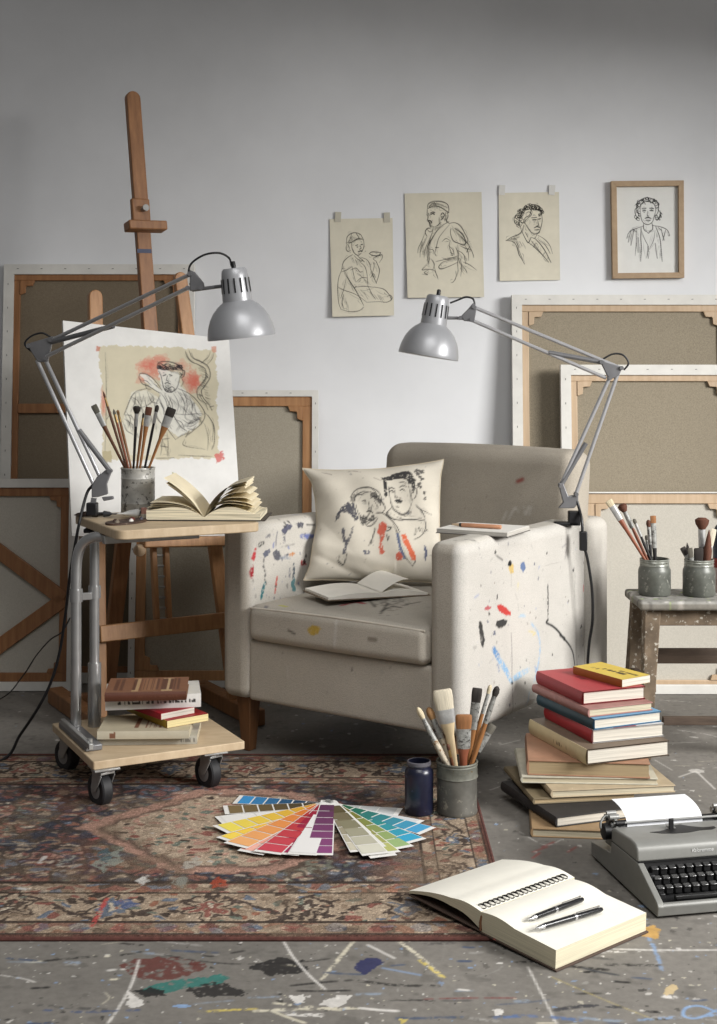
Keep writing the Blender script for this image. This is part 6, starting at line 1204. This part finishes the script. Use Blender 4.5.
# keys
KEYT = mat('black_key_top', C(58, 58, 58), .22, 0, var=.05, spec=.9)
for r, (ky, kz, x0) in enumerate(((.094, .0665, .036), (.069, .056, .0305), (.045, .046, .0265))):
    for k in range(13):
        x = x0+.0195*k
        if x > TW-.03: continue
        c = V(x, ky, kz); key = MB(); R = Matrix.Rotation(math.radians(-8), 3, 'X')
        key.box(c+V(0, .004, -.006), (.0145, .011, .012)).build('key', TWB, tw, bevel=.0015)
        kt = MB().box(c+V(0, .0015, .0022), (.0150, .0125, .0038), Matrix.Rotation(math.radians(12), 3, 'X')).build('key', KEYT, tw, bevel=.0016)
for x, y, z in ((.021, .078, .060), (.0215, .030, .040)): MB().box((x, y, z-.003), (.012, .016, .014)).build('shift_key', TWB, tw, bevel=.002)
MB().box((.165, .0235, .034), (.235, .011, .010)).build('space_bar', mat('space_bar_black', C(30, 30, 30), .3, spec=.7), tw, bevel=.003)
# carriage
PY, PZ = .272, .094; RX = Matrix.Rotation(math.radians(90), 4, 'Y')
MB().loft([(.012, .0165, .0165), (.285, .0165, .0165)], 28, Matrix.Translation((0, PY, PZ)) @ RX).build('platen', TWB, tw)
for sx, x0 in ((-1, .004), (1, .294)):
    kn = [(x0-.014, .013, .013), (x0-.012, .0175, .0175), (x0+.010, .0175, .0175), (x0+.012, .012, .012)]
    MB().loft(kn, 20, Matrix.Translation((0, PY-.004, PZ-.004)) @ RX).build('platen_knob', TWB, tw)
    xe = .018 if sx < 0 else .274
    MB().prism([(.25, .052), (.248, .10), (.258, .118), (.275, .122), (.30, .112), (.315, .085), (.31, .050)], xe-.004, xe+.003, MX).build('carriage_end', TWD, tw, bevel=.001)
    for i, (dy, dz, r) in enumerate(((-.004, .026, .006), (.012, .030, .005), (.022, .018, .007), (-.014, .012, .005))): MB().tube([V(xe-.012, PY+dy, PZ+dz), V(xe+.010, PY+dy, PZ+dz)], r, 12).build('carriage_screw', STEEL, tw)
MB().tube(smooth_pts([V(.012, PY+.01, PZ+.024), V(-.002, PY+.004, PZ+.026), V(-.013, PY-.002, PZ+.016), V(-.015, PY-.006, PZ+.004)]), .0026, 8).build('return_lever', TWD, tw)
MB().box((.148, .305, .072), (.262, .06, .03)).build('carriage_bed', TWD, tw, bevel=.004)
MB().tube([V(.010, .251, .112), V(.285, .251, .112)], .0026, 10).build('paper_bail', STEEL, tw)
for x in (.024, .27): MB().tube([V(x-.010, .251, .112), V(x+.010, .251, .112)], .0058, 14).build('bail_roller', TWB, tw)
pts = smooth_pts([V(0, .254, .092), V(0, .256, .107), V(0, .266, .121), V(0, .290, .130), V(0, .318, .1335), V(0, .345, .134)], 5); vs = []
for x in (.043, .222):
    for p in pts: vs.append((x, p.y, p.z))
n_ = len(pts); MB().add(vs, [(k, k+1, n_+k+1, n_+k) for k in range(n_-1)]).build('paper_sheet', mat('white_bond_paper', C(224, 226, 230), .85, var=.02), tw)
# ================================================================ paint stool and what stands on it
sx0, sx1, sy0, sy1, sz = .797, 1.215, 3.818, 4.05, .45
st = thing('stool', 'weathered paint-crusted wooden stool carrying two brush jars at right', 'stool', ((sx0+sx1)/2, (sy0+sy1)/2, 0))
sp2 = Paint(sx0-.02, sy0-.02, sx1+.02, sy1+.02, .003, C(148, 146, 140)); sp2.a *= (.6+.7*noise2(sp2.nx, sp2.ny, 20, 3, 4))[..., None]; sp2.specks(700, .001, .008, [WH, WH, C(84, 82, 78), GRY, BLK, GRY, C(170, 190, 120), C(90, 80, 70)], None, .8)
P, Q, N = dense_box((sx1-sx0, sy1-sy0, .026), .009, .0045); P = P+np.array(((sx0+sx1)/2, (sy0+sy1)/2, sz-.013)); P[:, 2] += .002*np.sin(P[:, 0]*40)*np.cos(P[:, 1]*50)*(P[:, 2] > sz-.02)*0
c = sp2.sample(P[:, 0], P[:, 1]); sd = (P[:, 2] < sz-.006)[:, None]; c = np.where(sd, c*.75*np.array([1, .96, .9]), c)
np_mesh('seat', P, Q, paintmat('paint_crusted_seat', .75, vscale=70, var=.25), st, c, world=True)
SPW = mat('paint_worn_oak', C(104, 90, 74), .85, var=.32, scale=26, spots=(C(172, 166, 154), 60, .58), bump=.1, bscale=80)
legs = (((.838, 3.862, .424), (.815, 3.845, 0)), ((.835, 4.015, .424), (.812, 4.085, 0)), ((1.175, 3.862, .424), (1.165, 3.835, 0)), ((1.178, 4.015, .424), (1.20, 4.085, 0)))
for a, b in legs: MB().beam(V(*b), V(*a), .028, .044, (1, 0, 0), w1=.046).build('leg', SPW, st, world=True, bevel=.003)
DKW = wood('dark_stained_rail', C(56, 44, 36), C(96, 80, 66), (2, 18, 18), .8)
MB().box((1.006, 3.862, .400), (.30, .02, .048)).build('apron', SPW, st, world=True, bevel=.002); MB().box((1.006, 4.015, .400), (.30, .02, .048)).build('apron', SPW, st, world=True, bevel=.002)
MB().box((1.006, 4.045, .249), (.335, .018, .044)).build('rear_rail', DKW, st, world=True, bevel=.002); MB().box((1.008, 3.842, .108), (.285, .022, .022)).build('front_rail', DKW, st, world=True, bevel=.002)
for x0_, x1_ in ((.836, .820), (1.176, 1.190)): MB().beam(V(.842 if x0_ < 1 else 1.17, 3.86, .20), V(x1_, 4.05, .20), .02, .034, (1, 0, 0)).build('side_rail', DKW, st, world=True, bevel=.002)
JARM = mat('green_grey_paint_jar', C(90, 92, 86), .38, .1, var=.3, scale=30, spots=(C(138, 138, 130), 50, .6), spec=.5); JARN = mat('scuffed_glass_neck', C(128, 130, 122), .3, .2, var=.35, scale=60, spots=(C(80, 72, 60), 70, .6), spec=.6)
JP = [(.044, 0), (.0468, .004), (.0470, .066), (.0462, .074), (.0425, .082), (.0418, .086)]
NP = [(.0416, .084), (.0432, .087), (.0418, .090), (.0418, .094), (.0434, .096), (.0418, .099), (.0432, .103), (.0420, .105), (.0398, .104)]
j1 = V((654.5-CX)/FPX*3.937, 3.937, sz+.001); j2 = V((699-CX)/FPX*3.927, 3.927, sz+.001)
vessel('brush_jar', 'green-grey painted jar of brushes at the left end of the stool', 'jar', j1, JP, .040, .098, JARM, 'brush jars on the stool', [('neck', NP, JARN)])
vessel('brush_jar', 'green-grey painted jar of dark brushes, right one on the stool', 'jar', j2, JP, .040, .098, JARM, 'brush jars on the stool', [('neck', NP, JARN)])
def c1(x, y): return (590+x/4.094, 490+y/4.094)
def c2(x, y): return (670+x/7.87, 480+y/7.87)
G3 = 'brushes in the stool jars'
for J, L_, rp, tp, hd, fe, bs, kd, wd, bl, f2, hr, dy in (
    (j1, 'long brown brush with pale flat tip leaning furthest left, stool jar', c1(222, 295), c1(75, 42), H_RD, F_SV, B_CR, 'flat', .020, .020, .045, .005, -.012),
    (j1, 'long brush with dark round head, second from left in left stool jar', c1(232, 295), c1(128, 58), H_RD, F_PT, B_BR, 'mop', .016, .024, .05, .005, .010),
    (j1, 'thin black handled brush in the middle of the left stool jar', c1(247, 295), c1(179, 118), H_BK, F_SV, B_GY, 'round', .010, .014, .04, .0045, -.004),
    (j1, 'slim grey brush with small brown head in the left stool jar', c1(250, 293), c1(239, 122), H_BK, F_PT, B_BR, 'round', .013, .020, .05, .004, .020),
    (j1, 'grey brush with square orange-brown tip, rightmost in the left stool jar', c1(266, 293), c1(258, 105), H_BK, F_PT, B_OR, 'flat', .016, .022, .07, .005, .002),
    (j1, 'short grey brush between the taller ones in the left stool jar', c1(240, 295), c1(230, 185), H_BK, F_PT, B_GY, 'round', .009, .014, .03, .004, .028),
    (j2, 'short black brush leaning furthest left in the right stool jar', c2(130, 650), c2(98, 530), H_BK, F_PT, B_DK, 'flat', .016, .026, .03, .005, -.01),
    (j2, 'short black brush, second from left in the right stool jar', c2(150, 650), c2(134, 492), H_BK, F_PT, B_DK, 'point', .012, .036, .02, .005, .006),
    (j2, 'stubby grey brush, third from left in the right stool jar', c2(170, 650), c2(157, 535), H_BK, F_PT, B_GY, 'flat', .014, .030, .02, .005, -.016),
    (j2, 'broad flat dark brush in the middle of the right stool jar', c2(225, 650), c2(225, 535), H_BK, F_PT, B_DK, 'flat', .026, .040, .02, .006, -.012),
    (j2, 'brush with broad fluffy brown head, tallest in the right stool jar', c2(250, 650), c2(252, 296), H_BK, F_SV, B_BR, 'mop', .022, .034, .05, .005, .012),
    (j2, 'brown brush head tapering to a point in the right stool jar', c2(292, 650), c2(308, 392), H_BR, F_PT, B_BR, 'point', .024, .095, .02, .007, -.008),
    (j2, 'whitish flat brush beside the pointed brown one in right stool jar', c2(310, 650), c2(345, 385), H_PT, F_SV, B_WH, 'flat', .016, .05, .03, .005, .016)):
    b0, t0 = in_jar(J, .040, .104, rp, tp, dy); brush(L_, b0, t0, hd, fe, bs, kd, wd, bl, f2, hr, G3)
bt_ = thing('paint_bottle', 'dark navy capped paint bottle with a red band beside the stool jar', 'bottle', ((724-CX)/FPX*3.99, 3.99, sz+.001))
MB().lathe([(0, 0), (.030, 0), (.032, .004), (.032, .074), (0, .074)], 28).build('lower_label', mat('pinkish_label', C(196, 176, 170), .6), bt_)
MB().lathe([(.0322, .072), (.0325, .074), (.0325, .098), (.0322, .1)], 28).build('red_band', mat('red_band', C(140, 48, 40), .5), bt_)
MB().lathe([(0, .09), (.032, .098), (.032, .17), (.026, .19), (.018, .2), (.018, .215), (0, .215)], 28).build('navy_top', mat('navy_plastic', C(30, 36, 56), .4), bt_)
# ================================================================ light and camera
def area(name, loc, target, sx, sy, energy, col, spread=180):
    l = bpy.data.lights.new(name, 'AREA'); l.shape = 'RECTANGLE'; l.size = sx; l.size_y = sy; l.energy = energy; l.color = col; l.spread = math.radians(spread)
    o = bpy.data.objects.new(name, l); COL.objects.link(o); o.location = loc; o.rotation_euler = (Vector(target)-Vector(loc)).to_track_quat('-Z', 'Y').to_euler(); return o
# unseen right wall added so its window header shades the upper back wall; daylight falls in from above outside
XR = 2.45; wm = MB()
Y0, Y1, Z0, Z1 = .2, 3.7, .35, 2.15
for c_, s_ in (((XR+.06, -.9, 1.6), (.12, 2.2, 3.2)), ((XR+.06, 4.285, 1.6), (.12, 1.17, 3.2)), ((XR+.06, 1.95, .175), (.12, 3.5, .35)), ((XR+.06, 1.95, 2.675), (.12, 3.5, 1.05))): wm.box(c_, s_)
tag(wm.build('added_wall_right', WALLM), None, None, kind='structure')
area('window_light', (4.7, .9, 2.75), (.3, 4.2, .75), 2.5, 1.9, 400, (1.0, .985, .96), 150)
area('overhead_fill', (.3, 1.3, 3.2), (.1, 3.2, 0), 2.0, 1.6, 17, (1.0, .99, .975), 95)  # added overhead fill lamp, lifts the seat, rug and upward faces
w = bpy.data.worlds.new('soft_room_light'); SC.world = w; w.use_nodes = True; w.node_tree.nodes['Background'].inputs['Color'].default_value = (1.0, .985, .97, 1); w.node_tree.nodes['Background'].inputs['Strength'].default_value = .12
cam = bpy.data.cameras.new('camera'); co = bpy.data.objects.new('camera', cam); COL.objects.link(co); co.location = (0, 0, H); co.rotation_euler = (math.radians(90), 0, 0)
cam.sensor_fit = 'VERTICAL'; cam.sensor_height = 36; cam.sensor_width = 36*717/1024; cam.lens = FPX/1024*36; cam.shift_y = (HY-512)/1024; cam.shift_x = 0; cam.clip_start = .05
SC.camera = co
SC.view_settings.view_transform = 'Standard'; SC.view_settings.look = 'Medium Contrast'; SC.view_settings.exposure = 0.04
